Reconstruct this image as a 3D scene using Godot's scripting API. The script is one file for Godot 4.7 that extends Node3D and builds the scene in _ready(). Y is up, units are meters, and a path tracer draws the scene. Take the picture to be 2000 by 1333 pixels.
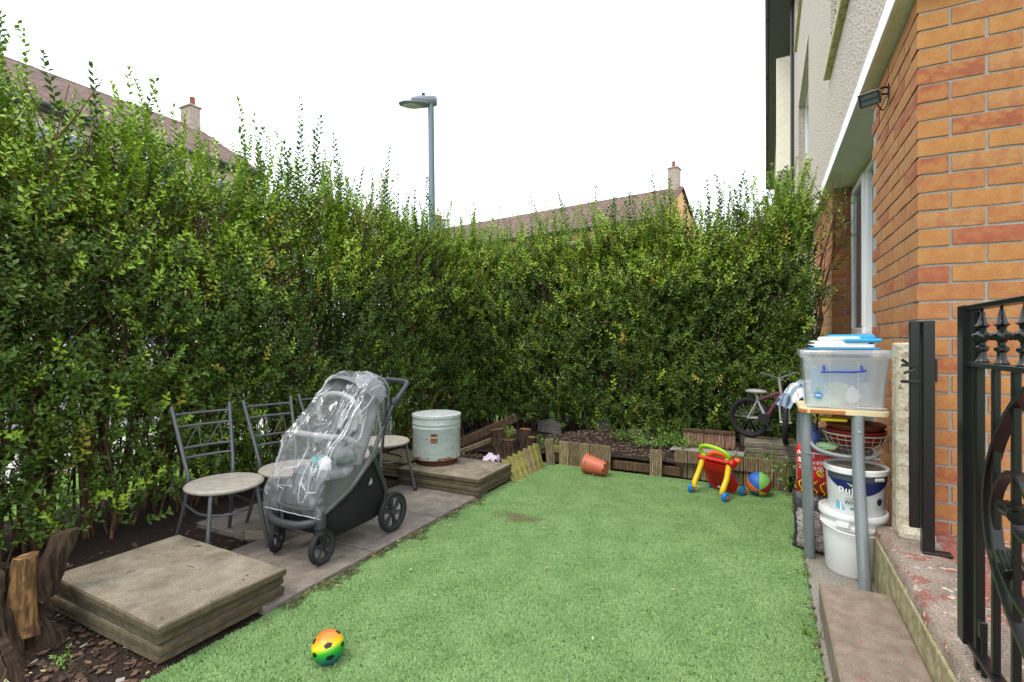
extends Node3D
# A small walled-in garden: artificial turf, tall privet hedges, a brick and roughcast block on the right.

class MB:
	var st := SurfaceTool.new()
	var sg := 0
	func _init():
		st.begin(Mesh.PRIMITIVE_TRIANGLES)
		st.set_smooth_group(-1)
	func flat():
		st.set_smooth_group(-1)
	func soft():
		sg += 1
		st.set_smooth_group(sg)
	func tri(a: Vector3, b: Vector3, c: Vector3):
		st.add_vertex(a); st.add_vertex(c); st.add_vertex(b)
	func quad(a: Vector3, b: Vector3, c: Vector3, d: Vector3):
		tri(a, b, c); tri(a, c, d)
	func uvtri(a, b, c, ua, ub, uc):
		st.set_uv(ua); st.add_vertex(a); st.set_uv(uc); st.add_vertex(c); st.set_uv(ub); st.add_vertex(b)
	func uvquad(a, b, c, d, r := Rect2(0, 0, 1, 1)):
		var ua := Vector2(r.position.x, r.end.y); var ub := r.end; var uc := Vector2(r.end.x, r.position.y); var ud := r.position
		uvtri(a, b, c, ua, ub, uc); uvtri(a, c, d, ua, uc, ud)
	func otri(a: Vector3, b: Vector3, c: Vector3, out: Vector3):
		if (b - a).cross(c - a).dot(out) < 0.0: tri(a, c, b)
		else: tri(a, b, c)
	func oquad(a: Vector3, b: Vector3, c: Vector3, d: Vector3, out: Vector3):
		if (c - a).cross(d - b).dot(out) < 0.0: quad(a, d, c, b)
		else: quad(a, b, c, d)
	func box(at: Vector3, s: Vector3, bv := 0.0, bs := Basis.IDENTITY):
		var h := s * 0.5
		var t := Transform3D(bs, at)
		flat()
		for a in 3:
			var u := (a + 1) % 3
			var v := (a + 2) % 3
			for sa in [-1.0, 1.0]:
				var q := []
				for k in [[-1, -1], [1, -1], [1, 1], [-1, 1]]:
					var p := Vector3.ZERO
					p[a] = sa * h[a]; p[u] = k[0] * (h[u] - bv); p[v] = k[1] * (h[v] - bv)
					q.append(t * p)
				var out := Vector3.ZERO
				out[a] = sa
				oquad(q[0], q[1], q[2], q[3], bs * out)
		if bv <= 0.0: return
		for c in 3:
			var a := (c + 1) % 3
			var b := (c + 2) % 3
			for sa in [-1.0, 1.0]:
				for sb in [-1.0, 1.0]:
					var q := []
					for k in [[0, -1.0], [1, -1.0], [1, 1.0], [0, 1.0]]:
						var p := Vector3.ZERO
						p[a] = sa * (h[a] - (bv if k[0] == 1 else 0.0))
						p[b] = sb * (h[b] - (bv if k[0] == 0 else 0.0))
						p[c] = k[1] * (h[c] - bv)
						q.append(t * p)
					var out := Vector3.ZERO
					out[a] = sa; out[b] = sb
					oquad(q[0], q[1], q[2], q[3], bs * out)
		for sx in [-1.0, 1.0]:
			for sy in [-1.0, 1.0]:
				for sz in [-1.0, 1.0]:
					otri(t * Vector3(sx * h.x, sy * (h.y - bv), sz * (h.z - bv)), t * Vector3(sx * (h.x - bv), sy * h.y, sz * (h.z - bv)), t * Vector3(sx * (h.x - bv), sy * (h.y - bv), sz * h.z), bs * Vector3(sx, sy, sz))
	func bar(p: Vector3, q: Vector3, w: float, d: float, bv := 0.0, side := Vector3.ZERO):
		# a box from p to q, w wide along side and d deep
		var y := (q - p).normalized()
		var x := side
		if x == Vector3.ZERO: x = Vector3.RIGHT if absf(y.x) < 0.9 else Vector3.FORWARD
		var z := x.cross(y).normalized()
		x = y.cross(z).normalized()
		box((p + q) * 0.5, Vector3(w, (q - p).length(), d), bv, Basis(x, y, z))
	func rings(rs: Array, closed := true, cap0 := true, cap1 := true):
		# rs: arrays of points of equal length; outward is right-handed around the path
		soft()
		var n: int = rs[0].size()
		for i in rs.size() - 1:
			var a = rs[i]; var b = rs[i + 1]
			for j in (n if closed else n - 1):
				var k := (j + 1) % n
				quad(a[j], a[k], b[k], b[j])
		flat()
		if cap0:
			var c := Vector3.ZERO
			for p in rs[0]: c += p / n
			for j in n: tri(c, rs[0][(j + 1) % n], rs[0][j])
		if cap1:
			var c := Vector3.ZERO
			var l = rs[rs.size() - 1]
			for p in l: c += p / n
			for j in n: tri(c, l[j], l[(j + 1) % n])
	func tube(pts: Array, rad, sides := 8, loop := false, squash := 1.0):
		var n := pts.size()
		var rs := []
		var nrm := Vector3.ZERO
		for i in n:
			var d: Vector3
			if loop: d = pts[(i + 1) % n] - pts[(i - 1 + n) % n]
			elif i == 0: d = pts[1] - pts[0]
			elif i == n - 1: d = pts[n - 1] - pts[n - 2]
			else: d = (pts[i + 1] - pts[i]).normalized() + (pts[i] - pts[i - 1]).normalized()
			d = d.normalized()
			if nrm == Vector3.ZERO:
				nrm = d.cross(Vector3.UP if absf(d.y) < 0.9 else Vector3.RIGHT).normalized()
			nrm = (nrm - d * nrm.dot(d)).normalized()
			var bn := d.cross(nrm)
			var r: float = rad[i] if rad is Array else rad
			var ring := []
			for j in sides:
				var a := TAU * j / sides
				ring.append(pts[i] + nrm * cos(a) * r + bn * sin(a) * r * squash)
			rs.append(ring)
		if loop: rs.append(rs[0])
		rings(rs, true, not loop, not loop)
	func lathe(prof: Array, segs := 24, t := Transform3D.IDENTITY, uv := false):
		# prof: Vector2(radius, height), listed so that the outside is on the right when going up
		soft()
		var last := Vector2.ZERO
		for i in prof.size() - 1:
			var p: Vector2 = prof[i]; var q: Vector2 = prof[i + 1]
			var d := (q - p).normalized()
			if i > 0 and d.dot(last) < 0.8: soft()
			last = d
			for j in segs:
				var a := TAU * j / segs
				var b := TAU * (j + 1) / segs
				var v := [t * Vector3(cos(a) * p.x, p.y, -sin(a) * p.x), t * Vector3(cos(b) * p.x, p.y, -sin(b) * p.x), t * Vector3(cos(b) * q.x, q.y, -sin(b) * q.x), t * Vector3(cos(a) * q.x, q.y, -sin(a) * q.x)]
				if uv:
					var u0 := float(j) / segs; var u1 := float(j + 1) / segs
					var h0: float = float(i) / (prof.size() - 1); var h1: float = float(i + 1) / (prof.size() - 1)
					if prof[0].y != prof[-1].y:
						h0 = (p.y - prof[0].y) / (prof[-1].y - prof[0].y); h1 = (q.y - prof[0].y) / (prof[-1].y - prof[0].y)
					uvtri(v[0], v[1], v[2], Vector2(u0, 1 - h0), Vector2(u1, 1 - h0), Vector2(u1, 1 - h1))
					uvtri(v[0], v[2], v[3], Vector2(u0, 1 - h0), Vector2(u1, 1 - h1), Vector2(u0, 1 - h1))
				else:
					if p.x > 1e-6: tri(v[0], v[1], v[2])
					if q.x > 1e-6: tri(v[0], v[2], v[3])
		flat()
	func ball(at: Vector3, r: Vector3, bs := Basis.IDENTITY, segs := 16, rows := 10, uv := false):
		var prof := []
		for i in rows + 1:
			var a := PI * i / rows - PI / 2
			prof.append(Vector2(cos(a), sin(a)))
		lathe(prof, segs, Transform3D(bs * Basis.from_scale(r), at), uv)
	func prism(poly: PackedVector2Array, depth: float, t := Transform3D.IDENTITY):
		# polygon in x,y; extruded from z = 0 to z = depth
		flat()
		if Geometry2D.is_polygon_clockwise(poly): poly.reverse()
		var ix := Geometry2D.triangulate_polygon(poly)
		for i in range(0, ix.size(), 3):
			var a := poly[ix[i]]; var b := poly[ix[i + 1]]; var c := poly[ix[i + 2]]
			otri(t * Vector3(a.x, a.y, depth), t * Vector3(b.x, b.y, depth), t * Vector3(c.x, c.y, depth), t.basis * Vector3.BACK)
			otri(t * Vector3(a.x, a.y, 0), t * Vector3(b.x, b.y, 0), t * Vector3(c.x, c.y, 0), t.basis * Vector3.FORWARD)
		var n := poly.size()
		for i in n:
			var a := poly[i]; var b := poly[(i + 1) % n]
			quad(t * Vector3(a.x, a.y, 0), t * Vector3(b.x, b.y, 0), t * Vector3(b.x, b.y, depth), t * Vector3(a.x, a.y, depth))
	func sheet(nu: int, nv: int, f: Callable, uv := false):
		# f(u, v) -> Vector3, u and v in 0..1; outward is du x dv
		soft()
		var g := []
		for i in nu + 1:
			var row := []
			for j in nv + 1: row.append(f.call(float(i) / nu, float(j) / nv))
			g.append(row)
		for i in nu:
			for j in nv:
				if uv:
					var u0 := float(i) / nu; var u1 := float(i + 1) / nu; var v0 := float(j) / nv; var v1 := float(j + 1) / nv
					uvtri(g[i][j], g[i + 1][j], g[i + 1][j + 1], Vector2(u0, 1 - v0), Vector2(u1, 1 - v0), Vector2(u1, 1 - v1))
					uvtri(g[i][j], g[i + 1][j + 1], g[i][j + 1], Vector2(u0, 1 - v0), Vector2(u1, 1 - v1), Vector2(u0, 1 - v1))
				else: quad(g[i][j], g[i + 1][j], g[i + 1][j + 1], g[i][j + 1])
		flat()
	func mesh() -> ArrayMesh:
		st.generate_normals()
		st.index()
		return st.commit()

var M := {}
var rng := RandomNumberGenerator.new()
var taken := {}

func V(x, y, z) -> Vector3: return Vector3(x, y, z)
func rf(a: float, b: float) -> float: return rng.randf_range(a, b)

func numbered(called: String) -> String:
	var n: int = taken.get(called, 0)
	taken[called] = n + 1
	return called if n == 0 else "%s_%03d" % [called, n]
func tag(o: Node, label: String, category: String, group := ""):
	o.set_meta("label", label)
	o.set_meta("category", category)
	if group: o.set_meta("group", group)
	return o
func thing(called: String, label: String, category: String, at := Vector3.ZERO, turn := 0.0, group := "") -> Node3D:
	var o := Node3D.new()
	o.name = numbered(called)
	add_child(o)
	o.position = at
	o.rotation.y = turn
	return tag(o, label, category, group)
func put(called: String, mesh: Mesh, m: Material, parent: Node, xf := Transform3D.IDENTITY) -> MeshInstance3D:
	var o := MeshInstance3D.new()
	o.name = called
	o.mesh = mesh
	if m: o.material_override = m
	o.transform = xf
	parent.add_child(o, true)
	return o
func part(called: String, b: MB, m: Material, parent: Node) -> MeshInstance3D:
	return put(called, b.mesh(), m, parent)
func single(called: String, b: MB, m: Material, label: String, category: String, at := Vector3.ZERO, turn := 0.0, group := "") -> MeshInstance3D:
	var o := put(numbered(called), b.mesh(), m, self)
	o.position = at
	o.rotation.y = turn
	return tag(o, label, category, group)
func struct(called: String, b: MB, m: Material, parent: Node = self) -> MeshInstance3D:
	var o := put(called, b.mesh(), m, parent)
	if parent == self: o.set_meta("kind", "structure")
	return o
func scatter(called: String, mesh: Mesh, m: Material, xs: Array, parent: Node, cols := []) -> MultiMeshInstance3D:
	var mm := MultiMesh.new()
	mm.transform_format = MultiMesh.TRANSFORM_3D
	mm.use_colors = not cols.is_empty()
	mm.mesh = mesh
	mm.instance_count = xs.size()
	for i in xs.size():
		mm.set_instance_transform(i, xs[i])
		if not cols.is_empty(): mm.set_instance_color(i, cols[i])
	var o := MultiMeshInstance3D.new()
	o.name = called
	o.multimesh = mm
	o.material_override = m
	o.set_meta("kind", "stuff")
	parent.add_child(o, true)
	return o
func smooth_path(pts: Array, per := 6, loop := false) -> Array:
	var out := []
	var n := pts.size()
	for i in (n if loop else n - 1):
		var p0: Vector3 = pts[(i - 1 + n) % n] if loop or i > 0 else pts[0]
		var p1: Vector3 = pts[i]
		var p2: Vector3 = pts[(i + 1) % n]
		var p3: Vector3 = pts[(i + 2) % n] if loop or i + 2 < n else pts[n - 1]
		for k in per: out.append(p1.cubic_interpolate(p2, p0, p3, float(k) / per))
	if not loop: out.append(pts[n - 1])
	return out

# ---------- textures ----------
func noise(freq: float, oct := 4, sd := 1, size := 512, kind := FastNoiseLite.TYPE_SIMPLEX_SMOOTH, stretch := 1.0) -> Image:
	var n := FastNoiseLite.new()
	n.noise_type = kind
	n.seed = sd
	n.frequency = freq / size
	n.fractal_type = FastNoiseLite.FRACTAL_FBM if oct > 1 else FastNoiseLite.FRACTAL_NONE
	n.fractal_octaves = oct
	n.fractal_gain = 0.6
	if kind == FastNoiseLite.TYPE_CELLULAR:
		n.cellular_return_type = FastNoiseLite.RETURN_DISTANCE
	var im: Image
	if stretch == 1.0: im = n.get_seamless_image(size, size)
	else:
		im = n.get_seamless_image(int(size / stretch), size)
		im.resize(size, size, Image.INTERPOLATE_CUBIC)
	im.convert(Image.FORMAT_L8)
	return im
func grad(stops: Array) -> Array:
	var g := Gradient.new()
	var off := PackedFloat32Array(); var col := PackedColorArray()
	for s in stops:
		off.append(s[0]); col.append(s[1])
	g.offsets = off; g.colors = col
	var lut := []
	for i in 256: lut.append(g.sample(i / 255.0))
	return lut
func paint(layers: Array, size := 512) -> Image:
	# layers: [noise image, gradient stops with alpha]; each laid over the last
	var out := PackedByteArray()
	out.resize(size * size * 3)
	var first := true
	for l in layers:
		var d: PackedByteArray = l[0].get_data()
		var lut := grad(l[1])
		var r := PackedFloat32Array(); var g := PackedFloat32Array(); var b := PackedFloat32Array(); var al := PackedFloat32Array()
		for c in lut:
			r.append(c.r * 255); g.append(c.g * 255); b.append(c.b * 255); al.append(c.a)
		for i in size * size:
			var k := d[i]
			var a := al[k]
			var o := i * 3
			if first or a >= 1.0:
				out[o] = int(r[k]); out[o + 1] = int(g[k]); out[o + 2] = int(b[k])
			elif a > 0.0:
				out[o] = int(lerpf(out[o], r[k], a)); out[o + 1] = int(lerpf(out[o + 1], g[k], a)); out[o + 2] = int(lerpf(out[o + 2], b[k], a))
		first = false
	return Image.create_from_data(size, size, false, Image.FORMAT_RGB8, out)
func C(r, g, b, a := 255) -> Color: return Color8(int(r), int(g), int(b), int(a))
func plain(c: Color, rough := 0.6, metal := 0.0, spec := 0.5) -> StandardMaterial3D:
	var m := StandardMaterial3D.new()
	m.albedo_color = c
	m.roughness = rough
	m.metallic = metal
	m.metallic_specular = spec
	return m
func surf(im: Image, scale: float, rough := 0.8, bump: Image = null, bump_cm := 0.3, world := true, spec := 0.4) -> StandardMaterial3D:
	var m := plain(Color.WHITE, rough, 0.0, spec)
	m.albedo_texture = ImageTexture.create_from_image(im)
	m.uv1_triplanar = true
	m.uv1_world_triplanar = world
	m.uv1_scale = Vector3.ONE * scale
	m.uv1_triplanar_sharpness = 4.0
	if bump:
		m.heightmap_enabled = true
		m.heightmap_texture = ImageTexture.create_from_image(bump)
		m.heightmap_scale = bump_cm
	return m

func _ready():
	rng.seed = 20240611
	# --- camera, sky, light, exposure ---
	var cam := Camera3D.new()
	cam.name = "camera"
	add_child(cam)
	cam.position = V(0, 1.2, 0)
	cam.rotation.y = deg_to_rad(27.13)
	cam.fov = 68.99
	cam.near = 0.02
	cam.far = 400.0
	cam.current = true
	var we := WorldEnvironment.new()
	we.name = "environment"
	var env := Environment.new()
	env.background_mode = Environment.BG_SKY
	var sm := ProceduralSkyMaterial.new()
	sm.sky_top_color = Color(0.90, 0.93, 0.97)
	sm.sky_horizon_color = Color(0.86, 0.88, 0.90)
	sm.sky_curve = 0.2
	sm.ground_bottom_color = Color(0.25, 0.27, 0.22)
	sm.ground_horizon_color = Color(0.5, 0.52, 0.5)
	var sky := Sky.new()
	sky.sky_material = sm
	env.sky = sky
	env.background_energy_multiplier = 1.0
	env.tonemap_mode = Environment.TONE_MAPPER_LINEAR
	env.tonemap_exposure = 2.75
	env.sdfgi_enabled = true
	env.ssao_enabled = true
	env.ssil_enabled = true
	we.environment = env
	add_child(we)
	var sun := DirectionalLight3D.new()
	sun.name = "sun"
	add_child(sun)
	sun.rotation_degrees = V(-58, -25, 0)
	sun.light_color = Color(1.0, 0.97, 0.92)
	sun.light_energy = 0.28
	sun.light_angular_distance = 25.0
	sun.shadow_enabled = true
	# --- materials, large structure, then objects, small details last ---
	make_materials()
	more_materials()
	grounds()
	house()
	far_buildings()
	street_lamp()
	hedges()
	turf()
	paving()
	back_bed()
	chairs()
	stroller()
	bin()
	toys()
	bicycle()
	table_corner()
	gate()
	small_things()

func make_materials():
	var n1 := noise(6, 5, 1)
	var n2 := noise(40, 3, 2)
	var n3 := noise(14, 4, 3)
	var grain := noise(150, 2, 4)
	var cell := noise(60, 1, 5, 512, FastNoiseLite.TYPE_CELLULAR)
	var streak := noise(24, 4, 6, 512, FastNoiseLite.TYPE_SIMPLEX_SMOOTH, 9.0)
	streak.rotate_90(CLOCKWISE)
	# concrete flags, weathered, with lichen
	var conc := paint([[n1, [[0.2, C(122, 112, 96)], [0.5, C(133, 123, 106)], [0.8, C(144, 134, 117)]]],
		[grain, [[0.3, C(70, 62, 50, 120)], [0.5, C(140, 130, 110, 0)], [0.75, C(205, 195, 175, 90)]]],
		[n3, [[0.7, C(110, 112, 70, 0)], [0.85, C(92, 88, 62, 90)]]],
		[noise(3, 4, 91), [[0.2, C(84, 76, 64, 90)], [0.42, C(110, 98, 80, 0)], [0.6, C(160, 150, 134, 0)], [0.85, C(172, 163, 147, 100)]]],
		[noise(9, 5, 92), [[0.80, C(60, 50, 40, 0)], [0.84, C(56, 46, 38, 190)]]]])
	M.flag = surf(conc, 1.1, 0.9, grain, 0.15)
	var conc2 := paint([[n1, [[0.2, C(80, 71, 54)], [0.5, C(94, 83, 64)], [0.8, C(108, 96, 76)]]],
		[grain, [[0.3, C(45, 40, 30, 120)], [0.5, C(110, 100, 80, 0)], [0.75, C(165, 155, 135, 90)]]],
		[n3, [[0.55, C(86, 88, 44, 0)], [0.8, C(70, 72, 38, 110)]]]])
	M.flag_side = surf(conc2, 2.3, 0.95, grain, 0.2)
	var path := paint([[n1, [[0.2, C(112, 103, 95)], [0.5, C(126, 117, 107)], [0.8, C(140, 130, 118)]]],
		[grain, [[0.3, C(70, 65, 60, 130)], [0.5, C(140, 130, 120, 0)], [0.75, C(190, 182, 172, 90)]]],
		[n3, [[0.66, C(90, 85, 78, 0)], [0.85, C(90, 85, 78, 140)]]]])
	M.path = surf(path, 1.3, 0.9, grain, 0.12)
	M.kerb = surf(paint([[n2, [[0.2, C(110, 104, 96)], [0.5, C(146, 140, 130)], [0.8, C(176, 170, 160)]]], [grain, [[0.3, C(50, 48, 44, 150)], [0.5, C(120, 115, 105, 0)], [0.72, C(200, 195, 185, 120)]]]]), 2.2, 0.95, grain, 0.25)
	# red-painted concrete, worn through to cement and to older white
	var worn := noise(11, 5, 11)
	var worn2 := noise(22, 4, 12)
	M.red_concrete = surf(paint([[n2, [[0.2, C(126, 66, 58)], [0.6, C(146, 82, 73)], [0.9, C(156, 96, 86)]]],
		[worn, [[0.60, C(142, 130, 120, 0)], [0.66, C(138, 126, 116, 220)], [0.8, C(122, 110, 102, 240)]]],
		[grain, [[0.28, C(60, 50, 44, 130)], [0.5, C(140, 120, 110, 0)], [0.78, C(180, 165, 150, 90)]]],
		[worn2, [[0.76, C(200, 188, 176, 0)], [0.80, C(206, 194, 182, 200)], [1.0, C(214, 204, 194, 220)]]]]), 0.75, 0.85, worn, 0.3)
	M.step = surf(paint([[n1, [[0.2, C(120, 108, 96)], [0.5, C(134, 121, 108)], [0.8, C(148, 134, 120)]]],
		[worn, [[0.64, C(140, 84, 72, 0)], [0.76, C(140, 86, 74, 90)], [0.9, C(136, 78, 66, 150)]]],
		[grain, [[0.3, C(60, 50, 40, 140)], [0.5, C(140, 120, 100, 0)], [0.76, C(196, 180, 160, 100)]]]]), 1.7, 0.92, grain, 0.2)
	M.worn_edge = surf(paint([[n1, [[0.2, C(120, 108, 98)], [0.5, C(140, 127, 115)], [0.8, C(154, 140, 128)]]],
		[worn, [[0.62, C(132, 74, 66, 0)], [0.68, C(132, 74, 66, 200)], [0.9, C(140, 80, 70, 230)]]],
		[grain, [[0.3, C(66, 58, 50, 140)], [0.5, C(140, 120, 100, 0)], [0.76, C(184, 172, 156, 100)]]],
		[worn2, [[0.75, C(196, 186, 174, 0)], [0.79, C(198, 188, 176, 200)], [1.0, C(206, 198, 188, 220)]]]]), 0.7, 0.9, worn, 0.3)
	M.riser = surf(paint([[n1, [[0.2, C(134, 126, 92)], [0.5, C(168, 156, 124)], [0.8, C(186, 174, 146)]]],
		[worn, [[0.5, C(116, 118, 60, 0)], [0.8, C(120, 122, 62, 170)]]],
		[grain, [[0.3, C(70, 64, 46, 110)], [0.5, C(140, 130, 100, 0)], [0.78, C(205, 196, 170, 80)]]]]), 1.9, 0.9, worn, 0.2)
	M.flaking = surf(paint([[n2, [[0.2, C(176, 168, 148)], [0.8, C(194, 186, 166)]]],
		[worn, [[0.60, C(168, 156, 138, 0)], [0.63, C(140, 130, 112, 255)], [0.68, C(168, 156, 134, 255)]]],
		[worn2, [[0.76, C(92, 86, 76, 0)], [0.80, C(96, 90, 80, 200)]]]]), 1.1, 0.85, worn, 0.6)
	# bricks: dragged faces with creases, five tones
	var drag := noise(22, 4, 21, 512, FastNoiseLite.TYPE_SIMPLEX_SMOOTH, 2.2)
	var blush := noise(5, 3, 22)
	var tones := [[C(182, 131, 82), C(174, 114, 76)], [C(186, 137, 84), C(181, 127, 78)], [C(174, 110, 80), C(162, 92, 70)], [C(180, 123, 78), C(158, 90, 68)], [C(184, 140, 92), C(174, 118, 84)]]
	M.brick = []
	for i in tones.size():
		var t = tones[i]
		var im := paint([[blush, [[0.3, t[0]], [0.7, t[1]]]],
			[drag, [[0.30, C(120, 70, 40, 0)], [0.33, C(96, 56, 32, 190)], [0.36, C(120, 70, 40, 0)], [0.62, C(120, 70, 40, 0)], [0.64, C(110, 64, 36, 120)], [0.66, C(120, 70, 40, 0)]]],
			[grain, [[0.3, C(110, 60, 30, 100)], [0.5, C(150, 90, 50, 0)], [0.8, C(226, 176, 116, 60)]]]])
		var m := surf(im, 2.4, 0.9, grain, 0.25, false)
		m.uv1_offset = V(0.37 * i, 0.21 * i, 0.11 * i)
		M.brick.append(m)
	M.mortar = surf(paint([[n2, [[0.2, C(156, 153, 148)], [0.8, C(186, 183, 178)]]], [grain, [[0.3, C(96, 94, 90, 120)], [0.5, C(120, 120, 110, 0)]]]]), 3.0, 0.95, grain, 0.2)
	# roughcast: pebbles in render
	var peb := noise(46, 1, 31, 512, FastNoiseLite.TYPE_CELLULAR)
	M.roughcast = surf(paint([[peb, [[0.1, C(206, 198, 188)], [0.4, C(192, 182, 171)], [0.6, C(156, 145, 135)], [0.85, C(86, 78, 72)]]],
		[n2, [[0.3, C(190, 172, 150, 90)], [0.5, C(200, 190, 176, 0)], [0.75, C(236, 228, 216, 80)]]]]), 1.1, 0.95, peb, -0.9)
	M.render = surf(paint([[n1, [[0.2, C(206, 190, 172)], [0.8, C(226, 212, 196)]]], [grain, [[0.3, C(150, 138, 122, 80)], [0.6, C(220, 210, 200, 0)]]]]), 0.6, 0.95)
	M.render_peach = surf(paint([[n1, [[0.2, C(214, 160, 112)], [0.8, C(228, 180, 134)]]], [grain, [[0.3, C(170, 118, 80, 80)], [0.6, C(220, 190, 160, 0)]]]]), 0.5, 0.95)
	M.cream = surf(paint([[n1, [[0.2, C(236, 231, 214)], [0.8, C(244, 240, 226)]]], [worn, [[0.7, C(170, 160, 120, 0)], [0.9, C(176, 166, 126, 70)]]]]), 0.8, 0.7)
	M.sill = surf(paint([[n1, [[0.2, C(176, 164, 120)], [0.8, C(204, 194, 156)]]], [worn, [[0.5, C(120, 112, 70, 0)], [0.8, C(126, 118, 74, 150)]]]]), 1.2, 0.85)
	M.white = plain(C(238, 238, 236), 0.4)
	M.upvc = plain(C(240, 242, 244), 0.25)
	M.gutter = plain(C(48, 50, 53), 0.45)
	M.soffit_dark = plain(C(62, 64, 68), 0.6)
	M.glass = plain(Color(0.55, 0.62, 0.66, 0.35), 0.03)
	M.glass.transparency = BaseMaterial3D.TRANSPARENCY_ALPHA
	M.pane = plain(C(90, 104, 114), 0.05, 0.0, 0.8)
	var tile := noise(30, 2, 41)
	M.tile = []
	for c in [C(96, 76, 68), C(106, 82, 73), C(88, 68, 62), C(112, 90, 81)]: M.tile.append(plain(c, 0.9))
	M.tile_base = plain(C(70, 55, 50), 0.95)
	M.chimney = surf(paint([[n1, [[0.2, C(150, 136, 126)], [0.8, C(182, 168, 156)]]]]), 0.9, 0.95)
	M.clay = plain(C(150, 84, 66), 0.9)
	# ground
	M.soil = surf(paint([[n2, [[0.2, C(34, 26, 20)], [0.5, C(58, 45, 36)], [0.8, C(84, 68, 56)]]], [cell, [[0.15, C(98, 76, 62, 150)], [0.35, C(60, 46, 38, 0)]]], [grain, [[0.3, C(20, 16, 12, 140)], [0.5, C(60, 50, 40, 0)], [0.8, C(120, 104, 88, 90)]]]]), 2.4, 0.98, n2, 1.5)
	M.lawn = surf(paint([[n1, [[0.2, C(72, 108, 36)], [0.8, C(112, 146, 56)]]], [grain, [[0.3, C(40, 70, 20, 150)], [0.5, C(90, 120, 40, 0)], [0.75, C(140, 170, 76, 120)]]]]), 0.7, 0.95)
	M.road = surf(paint([[n2, [[0.2, C(96, 96, 98)], [0.8, C(126, 126, 126)]]]]), 0.8, 0.95)
	M.pavement = surf(paint([[n2, [[0.2, C(168, 164, 158)], [0.8, C(190, 186, 180)]]]]), 0.8, 0.95)
	M.turf_base = surf(paint([[n3, [[0.2, C(74, 108, 56)], [0.8, C(94, 130, 70)]]], [grain, [[0.3, C(30, 52, 22, 150)], [0.55, C(80, 120, 60, 0)]]]]), 3.0, 0.95)
	M.blade = plain(Color.WHITE, 0.6, 0.0, 0.4)
	M.blade.vertex_color_use_as_albedo = true
	M.blade.backlight = Color(0.3, 0.45, 0.2)
	M.leaf = plain(Color.WHITE, 0.42, 0.0, 0.5)
	M.leaf.vertex_color_use_as_albedo = true
	M.leaf.backlight = Color(0.85, 1.0, 0.3)
	M.litter = plain(Color.WHITE, 0.85)
	M.litter.vertex_color_use_as_albedo = true
	var bark := paint([[streak, [[0.2, C(36, 27, 21)], [0.5, C(64, 49, 38)], [0.8, C(94, 76, 60)]]], [grain, [[0.3, C(36, 26, 18, 140)], [0.55, C(100, 80, 60, 0)]]]])
	M.bark = surf(bark, 2.0, 0.95, streak, 1.0)
	M.stem = surf(paint([[streak, [[0.2, C(66, 48, 36)], [0.5, C(100, 76, 56)], [0.8, C(132, 104, 78)]]]]), 2.0, 0.9)
	# timber: boards standing on end; grain runs along the local y axis
	var tg := noise(40, 4, 51, 512, FastNoiseLite.TYPE_SIMPLEX_SMOOTH, 12.0)
	tg.rotate_90(CLOCKWISE)
	M.timber = []
	for t in [[C(128, 112, 84), C(164, 146, 114)], [C(136, 121, 92), C(172, 155, 122)], [C(118, 104, 80), C(152, 136, 108)], [C(138, 130, 70), C(172, 164, 96)]]:
		var m := surf(paint([[tg, [[0.2, t[0].darkened(0.25)], [0.5, t[0]], [0.8, t[1]]]], [worn, [[0.55, C(92, 96, 52, 0)], [0.8, C(96, 98, 54, 130)]]], [worn2, [[0.75, C(70, 50, 34, 0)], [0.85, C(66, 46, 30, 200)]]]]), 1.7, 0.92, tg, 0.2, false)
		M.timber.append(m)
	M.timber_dark = surf(paint([[tg, [[0.2, C(66, 50, 36)], [0.5, C(92, 72, 54)], [0.8, C(124, 102, 78)]]], [grain, [[0.3, C(40, 30, 22, 120)], [0.55, C(90, 70, 60, 0)]]]]), 1.7, 0.95, tg, 0.3, false)
	M.cut_wood = surf(paint([[streak, [[0.2, C(74, 52, 32)], [0.5, C(122, 90, 54)], [0.8, C(152, 118, 76)]]], [n1, [[0.55, C(84, 58, 36, 0)], [0.8, C(80, 56, 36, 200)]]]]), 2.0, 0.85, streak, 0.4, false)
	# metals, plastics, cloth
	M.black = plain(C(17, 17, 18), 0.32, 0.0, 0.5)
	M.black_dull = plain(C(26, 27, 29), 0.6)
	M.rubber = plain(C(27, 28, 29), 0.8)
	M.chair_metal = surf(paint([[n2, [[0.2, C(84, 86, 89)], [0.8, C(104, 106, 109)]]]]), 3.0, 0.4)
	M.chair_metal.metallic = 0.35
	M.seat_top = surf(paint([[n1, [[0.2, C(154, 147, 137)], [0.8, C(176, 169, 158)]]], [grain, [[0.25, C(120, 105, 88, 110)], [0.5, C(180, 165, 150, 0)]]]]), 2.0, 0.6)
	M.table_metal = surf(paint([[n2, [[0.2, C(128, 134, 138)], [0.8, C(148, 154, 158)]]]]), 3.0, 0.38)
	M.table_metal.metallic = 0.3
	M.table_top = surf(paint([[n1, [[0.2, C(202, 186, 144)], [0.8, C(222, 208, 170)]]]]), 1.0, 0.5)
	M.table_core = surf(paint([[grain, [[0.2, C(160, 96, 48)], [0.8, C(196, 128, 70)]]]]), 2.0, 0.9)
	M.white_plastic = plain(C(232, 233, 232), 0.32)
	M.grey_plastic = plain(C(52, 54, 58), 0.5)
	M.fabric = surf(paint([[grain, [[0.2, C(96, 99, 102)], [0.8, C(134, 137, 140)]]], [n3, [[0.4, C(110, 114, 118, 0)], [0.8, C(132, 136, 140, 120)]]]]), 4.0, 0.95)
	M.fabric_light = surf(paint([[grain, [[0.2, C(138, 140, 140)], [0.8, C(172, 174, 172)]]]]), 4.0, 0.95)
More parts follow.
